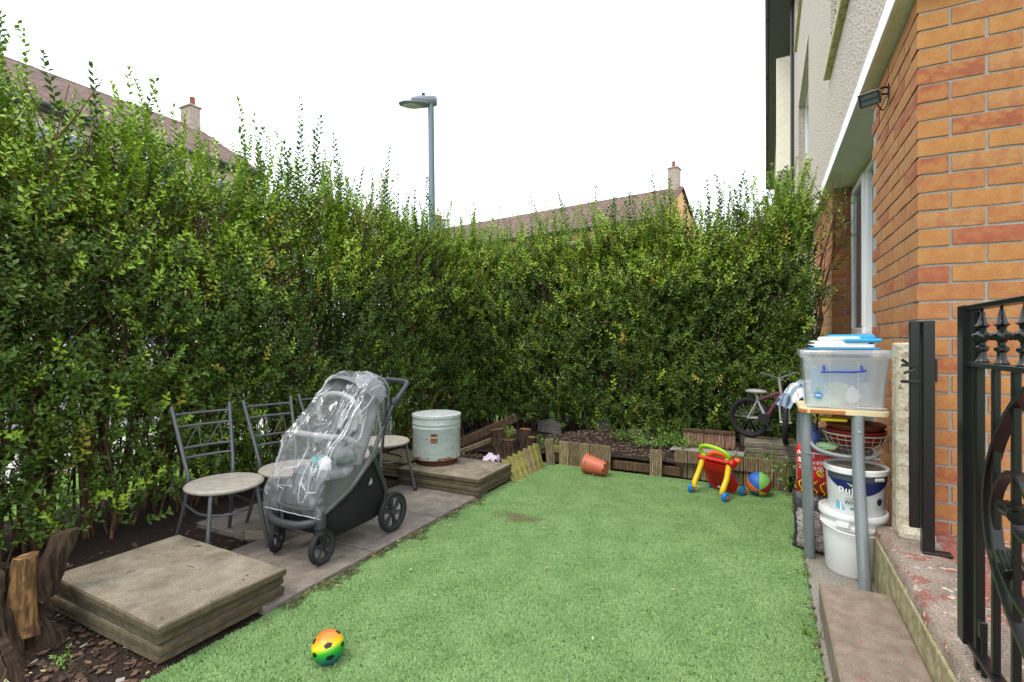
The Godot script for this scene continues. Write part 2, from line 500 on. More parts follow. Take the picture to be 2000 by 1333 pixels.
	M.fabric_black = plain(C(20, 20, 22), 0.9)
	M.rust = surf(paint([[n2, [[0.2, C(58, 36, 26)], [0.5, C(92, 56, 38)], [0.8, C(126, 82, 56)]]], [grain, [[0.3, C(36, 24, 18, 150)], [0.6, C(90, 60, 40, 0)]]]]), 2.5, 0.95, n2, 0.4)
	M.stone = surf(paint([[n3, [[0.2, C(86, 84, 80)], [0.8, C(124, 120, 114)]]], [grain, [[0.3, C(50, 48, 46, 100)], [0.6, C(120, 115, 110, 0)]]]]), 1.5, 0.95, n3, 0.6)

func grounds():
	var b := MB.new()
	b.quad(V(-150, -0.05, 60), V(60, -0.05, 60), V(60, -0.05, -150), V(-150, -0.05, -150))
	struct("lawn", b, M.lawn)
	b = MB.new()
	b.box(V(-6.6, -0.045, -20), V(1.5, 0.02, 90), 0.0)
	struct("pavement", b, M.pavement)
	b = MB.new()
	b.box(V(-11.0, -0.045, -20), V(5.4, 0.012, 90), 0.0)
	struct("road", b, M.road)
	b = MB.new()
	b.box(V(-20, -0.042, -13), V(60, 0.02, 1.6), 0.0)
	struct("footpath", b, M.pavement)
	# bed down the hedge side, uneven
	var un := FastNoiseLite.new()
	un.seed = 9; un.frequency = 3.0
	b = MB.new()
	b.sheet(20, 80, func(u, v): return V(lerpf(-4.6, -1.9, u), -0.022 + 0.012 * un.get_noise_2d(u * 2.7, v * 7.0), lerpf(1.2, -6.6, v)))
	struct("soil_bed", b, M.soil)
	b = MB.new()
	b.sheet(60, 24, func(u, v):
		var x := lerpf(-3.3, 0.9, u)
		var z := lerpf(-4.56, -6.9, v)
		var rise: float = smoothstep(0.0, 0.35, v) * 0.05 + 0.10 * smoothstep(-2.4, -1.6, x) 
		return V(x, rise + 0.02 + 0.02 * un.get_noise_2d(x * 1.4, z * 1.4), z))
	struct("raised_bed", b, M.soil)
	b = MB.new()
	b.box(V(0.3, -0.045, -2.3), V(0.23, 0.09, 5.0), 0.012)
	b.box(V(0.53, -0.048, -3.9), V(0.23, 0.09, 2.0), 0.012)
	struct("kerb_strip", b, M.kerb)

func win(parent, x: float, z0: float, z1: float, y0: float, y1: float, mull: Array, called := "window"):
	# a window in a wall that faces -x, between z0 and z1 (z1 < z0)
	var b := MB.new()
	var w := 0.06
	b.box(V(x, y0 + w / 2, (z0 + z1) / 2), V(0.07, w, z0 - z1), 0.006)
	b.box(V(x, y1 - w / 2, (z0 + z1) / 2), V(0.07, w, z0 - z1), 0.006)
	for z in [z0 - w / 2, z1 + w / 2]: b.box(V(x, (y0 + y1) / 2, z), V(0.068, y1 - y0 - 2 * w, w), 0.006)
	for k in mull: b.box(V(x, (y0 + y1) / 2, lerpf(z0, z1, k)), V(0.066, y1 - y0 - 2 * w, w), 0.006)
	var o := part(called, b, M.upvc, parent)
	var ks := [0.0] + mull + [1.0]
	for i in ks.size() - 1:
		var a := lerpf(z0, z1, ks[i]) - 0.035
		var c := lerpf(z0, z1, ks[i + 1]) + 0.035
		var g := MB.new()
		g.box(V(x + 0.01, (y0 + y1) / 2, (a + c) / 2), V(0.012, y1 - y0 - 2 * w + 0.01, a - c + 0.01))
		part("pane", g, M.pane, o)
	return o

const CO := 0.0863
const BL := 0.2473
const BH := 0.0748
const BD := 0.118
const JT := 0.0115

func brick_mesh(l: float, d: float, sd: int) -> ArrayMesh:
	# faces +z and both ends worn a little; local x along the wall
	var r := RandomNumberGenerator.new()
	r.seed = sd
	var b := MB.new()
	var h := BH / 2
	var f := []
	for j in 3:
		var row := []
		for i in 5:
			var ex := -l / 2 + l * i / 4.0
			var ey := -h + BH * j / 2.0
			var edge := i == 0 or i == 4 or j == 0 or j == 2
			row.append(V(ex + (0.0 if edge else r.randf_range(-0.01, 0.01)) + (r.randf_range(0, 0.0015) * (1 if i == 0 else -1) if i in [0, 4] else 0.0), ey + (r.randf_range(-0.002, 0.002) if edge else r.randf_range(-0.01, 0.01)), d / 2 + (-0.002 if edge else r.randf_range(0.0, 0.0022))))
		f.append(row)
	b.soft()
	for j in 2:
		for i in 4: b.quad(f[j][i], f[j][i + 1], f[j + 1][i + 1], f[j + 1][i])
	b.flat()
	var z := -d / 2
	for i in 4:
		b.quad(V(f[0][i].x, -h, z), V(f[0][i + 1].x, -h, z), f[0][i + 1], f[0][i])
		b.quad(f[2][i], f[2][i + 1], V(f[2][i + 1].x, h, z), V(f[2][i].x, h, z))
	b.quad(V(-l / 2, -h, z), f[0][0], f[2][0], V(-l / 2, h, z))
	b.quad(f[0][4], V(l / 2, -h, z), V(l / 2, h, z), f[2][4])
	return b.mesh()

func house():
	var WX := 0.645; var WZ := -3.008
	var t := thing("apartment_block", "tall roughcast and orange brick apartment block along the right side of the garden", "building", V(WX, 0, WZ))
	var off := -t.position
	var body := MB.new()
	body.box(V(4.9, 4.9, -18) + off, V(8.0, 9.6, 29.6))
	part("core", body, M.render, t)
	# backing that shows as mortar
	var mo := MB.new()
	var top := 2.875
	mo.box(V(WX + 0.008 + 0.12, top / 2, (WZ - 0.008 - 4.148) / 2) + off, V(0.24, top, 4.148 + WZ - 0.008))
	var mw := part("mortar_wall", mo, M.mortar, t)
	mo = MB.new()
	mo.box(V(0.893 + 0.65, top / 2, WZ - 0.008 - 0.12) + off, V(1.3, top, 0.24))
	part("mortar_wall", mo, M.mortar, t)
	mo = MB.new()
	mo.box(V(WX + 0.008 + 0.12, top / 2, -7.6) + off, V(0.24, top, 2.184))
	part("mortar_wall", mo, M.mortar, t)
	var lib := {}
	for k in 5:
		lib["s%d" % k] = brick_mesh(BL, BD, 100 + k)
		lib["h%d" % k] = brick_mesh(BD, BL, 200 + k)
		lib["q%d" % k] = brick_mesh(BD, BD, 300 + k)
	var lay := func(kind: String, at: Vector3, turn: float, far: Array):
		var v := rng.randi() % 5
		var m: Material = M.brick[[0, 0, 1, 1, 2, 3, 4, 4, 0, 1][rng.randi() % 10]]
		var x := Transform3D(Basis(Vector3.UP, turn) * Basis(Vector3.FORWARD, rf(-0.004, 0.004)), at + off + V(rf(-0.0015, 0.0015), 0, rf(-0.0015, 0.0015)))
		if far.size() > 0: far[0].append([lib[kind + str(v)], m, x])
		else: put("brick", lib[kind + str(v)], m, mw, x)
	var face_l := -PI / 2
	var n := int(top / CO)
	var far := [[]]
	for r in n:
		var y := 0.012 + CO * r + BH / 2
		if y + BH / 2 > top: break
		var even := r % 2 == 0
		var vis := y > 0.28
		# the near corner
		if even: lay.call("s", V(WX + BL / 2, y, WZ - BD / 2), 0.0, [] if vis else far)
		else: lay.call("s", V(WX + BD / 2, y, WZ - BL / 2), face_l, [] if vis else far)
		var x := WX + (BL if even else BD) + JT
		while x < WX + 0.75:
			if vis: lay.call("s", V(x + BL / 2, y, WZ - BD / 2), 0.0, [])
			x += BL + JT
		var z := WZ - (BD if even else BL) - JT
		while z - BD > -4.16:
			if z - BL < -4.165:
				lay.call("q", V(WX + BD / 2, y, z - BD / 2), face_l, [] if y > 0.75 else far)
				z -= BD + JT
			else:
				lay.call("s", V(WX + BD / 2, y, z - BL / 2), face_l, [] if y > 0.75 else far)
				z -= BL + JT
		# the far corner beyond the window
		z = -6.5
		if even: 
			lay.call("s", V(WX + BL / 2, y, z - BD / 2), 0.0, far)
			z -= BD + JT
		else:
			lay.call("s", V(WX + BD / 2, y, z - BL / 2), face_l, far)
			lay.call("q", V(WX + BD + JT + BD / 2, y, z - BD / 2), 0.0, far)
			z -= BL + JT
		while z - BL > -8.7:
			lay.call("s", V(WX + BD / 2, y, z - BL / 2), face_l, far)
			z -= BL + JT
	var by := {}
	for f in far[0]:
		if not by.has(f[1]): by[f[1]] = SurfaceTool.new()
		by[f[1]].append_from(f[0], 0, f[2])
	for m in by: put("far_brickwork", by[m].commit(), m, t).set_meta("kind", "stuff")
	# wall below and beside the recessed window
	var b := MB.new()
	b.box(V(0.97, 0.6, -5.32) + off, V(0.16, 1.2, 2.34))
	part("apron_wall", b, M.mortar, t)
	var w = win(t, 0.875 - WX, -4.2 - WZ, -6.46 - WZ, 1.235, 2.84, [0.3, 0.66])
	# opening sash that stands proud of its frame
	b = MB.new()
	var zs := [-5.72 - WZ, -6.42 - WZ]
	b.box(V(0.835 - WX, 1.30, (zs[0] + zs[1]) / 2), V(0.05, 0.06, 0.7), 0.008)
	b.box(V(0.835 - WX, 2.775, (zs[0] + zs[1]) / 2), V(0.05, 0.06, 0.7), 0.008)
	for z in [zs[0] - 0.03, zs[1] + 0.03]: b.box(V(0.835 - WX, 2.04, z), V(0.049, 1.42, 0.06), 0.008)
	part("sash", b, M.upvc, w)
	b = MB.new()
	b.box(V(0.838 - WX, 2.04, (zs[0] + zs[1]) / 2), V(0.012, 1.42, 0.58))
	part("sash_pane", b, M.pane, w)
	b = MB.new()
	b.box(V(0.83 - WX, 1.215, -5.33 - WZ), V(0.16, 0.03, 2.3), 0.006)
	part("window_sill", b, M.upvc, t)
	# soffit, fascia and the overhanging upper storeys
	b = MB.new()
	b.box(V(0.75, 2.90, -16.5) + off, V(0.34, 0.04, 27.1), 0.0)
	part("soffit", b, M.cream, t)
	b = MB.new()
	b.box(V(0.573, 2.935, -16.5) + off, V(0.018, 0.115, 27.12), 0.003)
	part("fascia", b, M.white, t)
	# roughcast wall with openings: [z0, z1, y0, y1]
	var holes := [[-4.3, -6.15, 4.05, 5.45], [-9.2, -12.0, 4.1, 6.1], [-9.4, -12.6, 7.68, 8.9], [-4.3, -6.15, 6.9, 8.3], [-15.6, -17.4, 4.05, 5.4], [-19.5, -21.4, 4.05, 5.4]]
	var rw := MB.new()
	var ys := [2.993, 9.4]
	for h in holes: ys += [h[2], h[3]]
	ys.sort()
	for i in ys.size() - 1:
		if ys[i + 1] - ys[i] < 0.01: continue
		var ym: float = (ys[i] + ys[i + 1]) / 2
		var cuts := []
		for h in holes:
			if h[2] < ym and ym < h[3]: cuts.append(h)
		cuts.sort_custom(func(p, q): return p[0] > q[0])
		var z: float = -2.97
		for c in cuts + [[-30.0, 0, 0, 0]]:
			rw.box(V(0.72, ym, (z + c[0]) / 2) + off, V(0.24, ys[i + 1] - ys[i], z - c[0]))
			z = c[1]
	part("roughcast_wall", rw, M.roughcast, t)
	for h in holes:
		win(t, 0.76 - WX, h[0] - WZ, h[1] - WZ, h[2], h[3], [0.35])
		b = MB.new()
		b.box(V(0.60, h[2] - 0.04, (h[0] + h[1]) / 2) + off, V(0.12, 0.075, h[0] - h[1] + 0.16), 0.008)
		part("stone_sill", b, M.sill, t)
	# eaves
	b = MB.new()
	b.box(V(0.35, 9.36, -16.4) + off, V(0.56, 0.06, 27.4), 0.0)
	b.box(V(0.10, 9.46, -16.4) + off, V(0.03, 0.24, 27.4), 0.004)
	part("eaves", b, M.soffit_dark, t)
	b = MB.new()
	b.tube([V(0.03, 9.42, -2.6) + off, V(0.03, 9.42, -30.1) + off], 0.06, 10)
	for k in 9: b.box(V(0.045, 9.40, -5.0 - 3.1 * k) + off, V(0.12, 0.16, 0.09), 0.01)
	part("gutter", b, M.gutter, t)
	b = MB.new()
	b.box(V(4.6, 9.75, -16.4) + off, V(9.0, 0.5, 27.3))
	part("roof", b, M.tile_base, t)
	# projecting balcony farther along
	b = MB.new()
	b.box(V(0.42, 7.2, -15.0) + off, V(0.36, 3.0, 0.14), 0.01)
	b.box(V(0.42, 5.72, -17.6) + off, V(0.36, 0.14, 5.0), 0.01)
	part("balcony", b, M.cream, t)
	for k in 24:
		b = MB.new()
		b.box(V(0.26, 6.32, -15.3 - 0.2 * k) + off, V(0.025, 1.06, 0.06), 0.0)
		part("baluster", b, M.sill, t)
	b = MB.new()
	b.box(V(0.26, 6.88, -17.6) + off, V(0.06, 0.05, 5.0), 0.006)
	part("handrail", b, M.soffit_dark, t)
	# downpipe
	b = MB.new()
	b.tube([V(0.55, 9.3, -13.6) + off, V(0.55, 0.0, -13.6) + off], 0.04, 10)
	part("downpipe", b, M.gutter, t)
	# floodlight on the side wall
	var f := thing("floodlight", "small black security floodlight on a bracket high on the brick wall", "floodlight", V(WX, 2.66, -3.62))
	b = MB.new()
	f.scale = Vector3.ONE * 0.74
	var fb := Basis(Vector3.UP, -0.45) * Basis(Vector3.RIGHT, 0.55)
	b.box(V(-0.13, -0.03, 0.05), V(0.14, 0.10, 0.05), 0.012, fb)
	b.box(V(-0.13, -0.03, 0.05) + fb * V(0, 0, -0.035), V(0.10, 0.07, 0.03), 0.01, fb)
	for k in 4: b.box(V(-0.13, -0.03, 0.05) + fb * V(-0.036 + 0.024 * k, 0, -0.058), V(0.006, 0.06, 0.03), 0.0, fb)
	part("housing", b, M.chimney, f)
	b = MB.new()
	b.box(V(-0.13, -0.03, 0.05) + fb * V(0, 0, 0.027), V(0.145, 0.012, 0.008), 0.002, fb)
	for s in [-1, 1]:
		b.box(V(-0.13, -0.03, 0.05) + fb * V(0, 0.046 * s, 0.028), V(0.145, 0.014, 0.01), 0.002, fb)
		b.box(V(-0.13, -0.03, 0.05) + fb * V(0.066 * s, 0, 0.028), V(0.014, 0.08, 0.01), 0.002, fb)
	part("bezel", b, M.grey_plastic, f)
	b = MB.new()
	b.box(V(-0.13, -0.03, 0.05) + fb * V(0, 0, 0.024), V(0.12, 0.08, 0.006), 0.0, fb)
	part("lens", b, M.pane, f)
	b = MB.new()
	b.tube(smooth_path([V(0.0, 0.06, -0.02), V(-0.05, 0.055, 0.0), V(-0.10, 0.02, 0.02)], 4), 0.008, 6)
	b.tube(smooth_path([V(0.0, 0.0, 0.0), V(-0.05, 0.0, 0.01), V(-0.08, -0.01, 0.03)], 4), 0.008, 6)
	b.box(V(-0.004, 0.03, -0.01), V(0.012, 0.10, 0.04), 0.002)
	part("bracket", b, M.black_dull, f)
	b = MB.new()
	b.tube(smooth_path([V(-0.10, -0.02, 0.02), V(-0.055, -0.13, 0.03), V(-0.02, -0.10, 0.02), V(0.0, 0.02, 0.0)], 6), 0.005, 6)
	part("cable", b, M.black, f)

func block(t: Node3D, L: float, W: float, eave: float, rise: float, wall: Material, wins: Array, chim: Array):
	# local: facade on z = 0 facing +z, length along x, ridge along x at z = -W / 2
	var b := MB.new()
	b.box(V(L / 2, eave / 2 + 0.02, -W / 2), V(L, eave, W))
	b.prism(PackedVector2Array([Vector2(0, eave), Vector2(-W, eave), Vector2(-W / 2, eave + rise)]), L, Transform3D(Basis(V(0, 0, 1), V(0, 1, 0), V(1, 0, 0)), V(0, 0.02, 0)))
	part("wall", b, wall, t)
	var half := W / 2 + 0.35
	var sl := Vector2(half, rise * half / (W / 2)).length()
	var dirs := [V(0, rise, -W / 2).normalized(), V(0, rise, W / 2).normalized()]
	var starts := [V(0, eave - 0.15, 0.35), V(0, eave - 0.15, -W - 0.35)]
	b = MB.new()
	for k in 2:
		var d: Vector3 = dirs[k]
		var n := V(0, W / 2, rise if k == 0 else -rise).normalized()
		var s: Vector3 = starts[k]
		b.box(s + d * sl / 2 + V(L / 2, 0, 0) + n * 0.02, V(L + 0.3, 0.08, sl), 0.0, Basis(Vector3.RIGHT, n, Vector3.RIGHT.cross(n)))
	var roof := part("roof", b, M.tile_base, t)
	# courses of tiles on the side that faces the garden
	var tm := MB.new()
	tm.box(Vector3.ZERO, V(0.205, 0.025, 0.30), 0.004)
	var mesh := tm.mesh()
	var d: Vector3 = dirs[0]
	var n := V(0, W / 2, rise).normalized()
	var rows := int(sl / 0.22)
	var sets := [[], [], [], []]
	for r in rows:
		var k := 0
		while k * 0.21 < L + 0.2:
			var at: Vector3 = starts[0] + d * (0.12 + r * 0.22) + n * (0.085 + rf(-0.004, 0.006)) + V(-0.05 + k * 0.21 + (0.1 if r % 2 else 0.0), 0, 0)
			var bs := Basis(Vector3.RIGHT, n, Vector3.RIGHT.cross(n)) * Basis(Vector3.RIGHT, 0.06)
			sets[rng.randi() % 4].append(Transform3D(bs, at))
			k += 1
	for i in 4: scatter("tiles", mesh, M.tile[i], sets[i], roof)
	b = MB.new()
	b.tube([V(-0.1, eave + rise + 0.12, -W / 2), V(L + 0.1, eave + rise + 0.12, -W / 2)], 0.09, 8)
	part("ridge", b, M.tile[2], t)
	b = MB.new()
	b.tube([V(-0.2, eave - 0.14, 0.42), V(L + 0.2, eave - 0.14, 0.42)], 0.08, 8)
	b.box(V(L / 2, eave - 0.22, 0.2), V(L + 0.2, 0.08, 0.36), 0.0)
	part("gutter", b, M.gutter, t)
	for w in wins:
		b = MB.new()
		b.box(V(w[0], w[1], 0.01), V(w[2], w[3], 0.10), 0.01)
		var f := part("window", b, M.upvc, t)
		for s in [-1, 1]:
			b = MB.new()
			b.box(V(w[0] + s * (w[2] / 4 - 0.01), w[1], 0.062), V(w[2] / 2 - 0.1, w[3] - 0.14, 0.012), 0.0)
			part("pane", b, M.pane, f)
	for c in chim:
		b = MB.new()
		b.box(V(c[0], eave + rise + c[1] / 2 - 0.5, -W / 2), V(c[2], c[1] + 1.0, 0.75), 0.02)
		b.box(V(c[0], eave + rise + c[1] + 0.03, -W / 2), V(c[2] + 0.1, 0.08, 0.85), 0.01)
		var ch := part("chimney", b, M.chimney, t)
		for k in c[3]:
			b = MB.new()
			b.lathe([Vector2(0, 0), Vector2(0.12, 0), Vector2(0.10, 0.36), Vector2(0.12, 0.4), Vector2(0.08, 0.4), Vector2(0, 0.4)], 12, Transform3D(Basis.IDENTITY, V(c[0], eave + rise + c[1] + 0.06, -W / 2 + 0.15 - 0.25 * k)))
			part("chimney_pot", b, M.clay, ch)

func far_buildings():
	var t := thing("terrace_block", "long pale rendered block with brown tiled roof and chimney behind the left hedge", "building", V(-18.85, -0.05, 10), PI / 2)
	var wins := []
	for k in 9:
		for y in [1.7, 4.4, 6.9]: wins.append([1.6 + 2.6 * k, y, 1.5, 1.25])
	block(t, 23.5, 8.0, 8.2, 2.45, M.render, wins, [[23.15, 0.95, 0.45, 1], [8.0, 1.2, 0.9, 2]])
	t = thing("terrace_block", "peach walled block with brown tiled roof and end chimney behind the back hedge", "building", V(-27.3, -0.05, -31.9), -0.141)
	wins = []
	for k in 7:
		for y in [1.7, 4.4, 6.9]: wins.append([1.9 + 2.8 * k, y, 1.5, 1.25])
	block(t, 22.2, 8.0, 8.3, 2.5, M.render_peach, wins, [[21.75, 1.35, 0.6, 1], [1.2, 1.0, 0.9, 3]])

func street_lamp():
	var t := thing("street_lamp", "grey steel street lamp standing beyond the hedges", "street lamp", V(-5.86, -0.05, -8.02))
	var b := MB.new()
	b.tube([V(0, 0, 0), V(0, 1.2, 0), V(0, 1.25, 0), V(-0.04, 5.95, 0.02)], [0.09, 0.09, 0.068, 0.06], 14)
	part("column", b, plain(C(112, 126, 138), 0.5, 0.2), t)
	var dir := V(-0.86, 0.0, 0.5).normalized()
	var side := V(dir.z, 0, -dir.x)
	var o := V(-0.04, 5.97, 0.02)
	b = MB.new()
	var sec := func(d: float, w: float, y0: float, y1: float):
		var q := []
		for a in 10:
			var th := TAU * a / 10
			var yy: float = (y0 + y1) / 2 + sin(th) * (y1 - y0) / 2
			q.append(o + dir * d + side * cos(th) * w + V(0, yy, 0))
		return q
	b.rings([sec.call(-0.12, 0.05, -0.06, 0.10), sec.call(-0.08, 0.085, -0.08, 0.13), sec.call(0.2, 0.09, -0.06, 0.13), sec.call(0.38, 0.08, -0.04, 0.09)])
	part("gear_housing", b, plain(C(120, 128, 136), 0.5, 0.2), t)
	b = MB.new()
	b.rings([sec.call(0.02, 0.10, -0.08, -0.02), sec.call(0.25, 0.15, -0.10, 0.0), sec.call(0.50, 0.15, -0.09, -0.01), sec.call(0.62, 0.08, -0.07, -0.03)])
	part("lamp_hood", b, plain(C(104, 112, 118), 0.5, 0.2), t)
	b = MB.new()
	b.ball(o + dir * 0.36 + V(0, -0.085, 0), V(0.2, 0.035, 0.11), Basis(dir, Vector3.UP, side), 14, 6)
	part("diffuser", b, plain(C(150, 160, 140), 0.2), t)
	b = MB.new()
	b.lathe([Vector2(0, 0), Vector2(0.035, 0), Vector2(0.035, 0.05), Vector2(0, 0.06)], 10, Transform3D(Basis.IDENTITY, o + dir * 0.15 + V(0, 0.125, 0)))
	part("photocell", b, M.grey_plastic, t)

func leaf(b: MB, at: Vector3, dir: Vector3, up: Vector3, l: float, w: float, droop := 0.1):
	var side := dir.cross(up).normalized()
	var n := side.cross(dir).normalized()
	var mid := at + dir * l * 0.45 - n * w * 0.10
	var tip := at + dir * l - n * l * droop
	var p := mid + side * w * 0.5 + n * w * 0.16
	var q := mid - side * w * 0.5 + n * w * 0.16
	b.tri(at, mid, q); b.tri(at, p, mid); b.tri(mid, tip, q); b.tri(mid, p, tip)

func sprig(sd: int, length: float, pairs: int, ll: float, lw: float, spread: float, taper := 0.7) -> ArrayMesh:
	# a twig along +y with opposite leaves, each pair turned a quarter on the last
	var r := RandomNumberGenerator.new()
	r.seed = sd
	var b := MB.new()
	b.st.set_color(Color(0.75, 0.55, 0.42))
	var bend := V(r.randf_range(-0.15, 0.15), 0, r.randf_range(-0.15, 0.15))
	var pt := func(s: float): return V(0, s * length, 0) + bend * s * s * length
	b.tube([pt.call(0.0), pt.call(0.5), pt.call(1.0)], [0.0022, 0.0017, 0.001], 3)
	b.flat()
	for i in pairs:
		var s := (i + 0.6) / pairs
		var a0 := i * PI / 2 + r.randf_range(-0.4, 0.4)
		for k in 2:
			if r.randf() < 0.06: continue
			var a := a0 + k * PI
			var up := Vector3.UP
			var d: Vector3 = (V(cos(a), 0, sin(a)) * spread + up * (0.45 + 0.5 * s) + V(r.randf_range(-0.2, 0.2), r.randf_range(-0.25, 0.2), r.randf_range(-0.2, 0.2))).normalized()
			var g := r.randf_range(0.8, 1.2)
			b.st.set_color(Color(g, g, g * r.randf_range(0.8, 1.1)))
			var sc := lerpf(1.0, taper, s) * r.randf_range(0.75, 1.15)
			leaf(b, pt.call(s), d, (up + V(r.randf_range(-0.3, 0.3), 0, r.randf_range(-0.3, 0.3))).normalized(), ll * sc, lw * sc, r.randf_range(-0.02, 0.22))
	b.st.set_color(Color(1.25, 1.25, 0.9))
	for k in 2:
		var a := r.randf() * TAU
		leaf(b, pt.call(1.0), (Vector3.UP + V(cos(a), 0, sin(a)) * 0.5).normalized(), V(cos(a + 1), 0.3, sin(a + 1)).normalized(), ll * taper * 0.8, lw * taper * 0.8, 0.0)
	return b.mesh()

func hedge(label: String, base: Vector3, along: Vector3, front: Vector3, L: float, half: float, top: Callable, n_leaf: int, n_stem: int, n_shoot: int, sd: int, low: float):
	# along: unit vector down the hedge; front: unit vector towards the garden
	var t := thing("privet_hedge", label, "hedge", base)
	var no := FastNoiseLite.new()
	no.seed = sd; no.frequency = 1.0; no.fractal_octaves = 3
	# stems
	var st := MB.new()
	st.flat()
	var ends := []
	for i in n_stem:
		var s := L * (i + rf(-0.4, 0.4)) / n_stem
		var w := rf(-0.22, 0.30)
		var p := along * s + front * w
		var lean := along * rf(-0.12, 0.12) + front * rf(-0.10, 0.12)
		var hgt: float = top.call(s) * rf(0.75, 1.0)
		var pts := [p]
		var rad := [rf(0.005, 0.012) if i % 4 else rf(0.014, 0.024)]
		var seg := 8
		for k in seg:
			p += (Vector3.UP + lean + along * rf(-0.22, 0.22) + front * rf(-0.16, 0.16)) * hgt / seg
			pts.append(p)
			rad.append(rad[0] * lerpf(1.0, 0.22, float(k + 1) / seg))
		st.tube(smooth_path(pts, 2), lerp_list(rad, 2), 5)
		for k in range(1, seg):
			for m in (2 if k > 2 else 1):
				if rf(0, 1) < 0.3: continue
				var o: Vector3 = pts[k]
				var d := (along * rf(-1, 1) + front * rf(-0.8, 1.0) + Vector3.UP * rf(0.4, 1.3)).normalized()
				var ln := rf(0.18, 0.5)
				var mid := o + d * ln * 0.5 + Vector3.UP * 0.03
				st.tube([o, mid, o + d * ln + Vector3.UP * ln * 0.25], [0.0055, 0.004, 0.002], 4)
				ends.append(o + d * ln + Vector3.UP * ln * 0.25)
				ends.append(mid)
	part("stems", st, M.stem, t).set_meta("kind", "stuff")
	# leafy twigs through the volume, thickest near the faces and the top
	var meshes := []
	for k in 5: meshes.append(sprig(sd * 10 + k, rf(0.13, 0.20), 6 + k % 3, 0.043, 0.024, 1.0))
	var sets := [[], [], [], [], []]
	var cols := [[], [], [], [], []]
	var made := 0
	var tries := 0
	while made < n_leaf and tries < n_leaf * 12:
		tries += 1
		var p: Vector3
		var s: float; var w: float; var y: float
		if made % 5 == 0 and ends.size() > 0:
			p = ends[rng.randi() % ends.size()] + V(rf(-0.05, 0.05), rf(-0.05, 0.05), rf(-0.05, 0.05))
			s = p.dot(along); w = p.dot(front) / half; y = p.y
			if y < 0.4 and rf(0, 1) < 0.6: continue
		else:
			s = rf(0, L)
			var tp: float = top.call(s)
			y = rf(0.12, tp - 0.22)
			w = rf(-1, 1)
			w = signf(w + 0.25) * pow(absf(w), 0.55)
			var bulge: float = 0.16 * no.get_noise_3d(s * 1.3, y * 1.3, 3.0)
			var nar := 1.0 - 0.55 * smoothstep(tp - 1.0, tp, y)
			p = along * s + front * (w * half * nar + bulge) + Vector3.UP * y
		var dens := smoothstep(0.15, 1.15, y)
		dens = lerpf(low, 1.0, dens) * (0.42 + 2.2 * (no.get_noise_3d(s * 2.2, y * 2.2, w * 1.5 + 20.0) + 0.15))
		if rf(0, 1) > dens: continue
		made += 1
		var d := (front * signf(w) * rf(0.1, 0.9) + Vector3.UP * rf(0.2, 1.2) + along * rf(-0.7, 0.7)).normalized()
		var x := d.cross(V(rf(-1, 1), rf(-0.2, 0.2), rf(-1, 1)).normalized()).normalized()
		var sc := rf(0.75, 1.25)
		var k := rng.randi() % 5
		sets[k].append(Transform3D(Basis(x, d, x.cross(d)) * Basis.from_scale(Vector3.ONE * sc), p))
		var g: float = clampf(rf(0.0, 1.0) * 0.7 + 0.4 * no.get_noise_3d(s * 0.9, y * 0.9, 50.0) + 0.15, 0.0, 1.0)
		# dark old leaves, lime new growth; height bias paints in overhead light and shade
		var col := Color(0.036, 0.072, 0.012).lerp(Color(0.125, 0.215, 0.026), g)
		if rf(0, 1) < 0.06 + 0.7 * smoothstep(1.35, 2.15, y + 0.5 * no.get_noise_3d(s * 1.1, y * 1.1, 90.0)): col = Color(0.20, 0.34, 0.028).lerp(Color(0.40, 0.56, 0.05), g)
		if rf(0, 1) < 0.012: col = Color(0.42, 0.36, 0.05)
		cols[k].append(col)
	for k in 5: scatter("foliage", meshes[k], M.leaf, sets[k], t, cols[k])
	# new upright growth above the trimmed line
	meshes = []
	for k in 4: meshes.append(sprig(sd * 10 + 60 + k, 0.34 + 0.09 * k, 20 + 5 * k, 0.058, 0.033, 1.0, 0.6))
	sets = [[], [], [], []]
	cols = [[], [], [], []]
	for i in n_shoot:
		var s := rf(0, L)
		var tp: float = top.call(s)
		var w := rf(-0.7, 0.75)
		var k := rng.randi() % 4
		var sc := rf(0.6, 1.1)
		var d := (Vector3.UP + along * rf(-0.18, 0.18) + front * rf(-0.15, 0.18)).normalized()
		var x := d.cross(V(rf(-1, 1), 0, rf(-1, 1)).normalized()).normalized()
		sets[k].append(Transform3D(Basis(x, d, x.cross(d)) * Basis.from_scale(Vector3.ONE * sc), along * s + front * w * half + Vector3.UP * (tp + rf(-0.8, -0.05) - 0.12 * absf(w))))
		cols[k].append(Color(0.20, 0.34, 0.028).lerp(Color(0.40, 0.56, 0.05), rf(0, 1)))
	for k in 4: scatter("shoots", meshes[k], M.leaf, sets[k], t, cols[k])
	return t
func lerp_list(r: Array, per: int) -> Array:
	var out := []
	for i in r.size() - 1:
		for k in per: out.append(lerpf(r[i], r[i + 1], float(k) / per))
	out.append(r[r.size() - 1])
	return out

func tall_shoot(t: Node3D, at: Vector3, h: float, sd: int, m: Material):
	# one long shoot that stands out against the sky
	var b := sprig(sd, h, int(h / 0.022), 0.074, 0.040, 1.1, 0.62)
	var o := put("tall_shoot", b, m, t)
	o.position = at
	o.rotation = V(rf(-0.06, 0.06), rf(0, 6), rf(-0.06, 0.06))

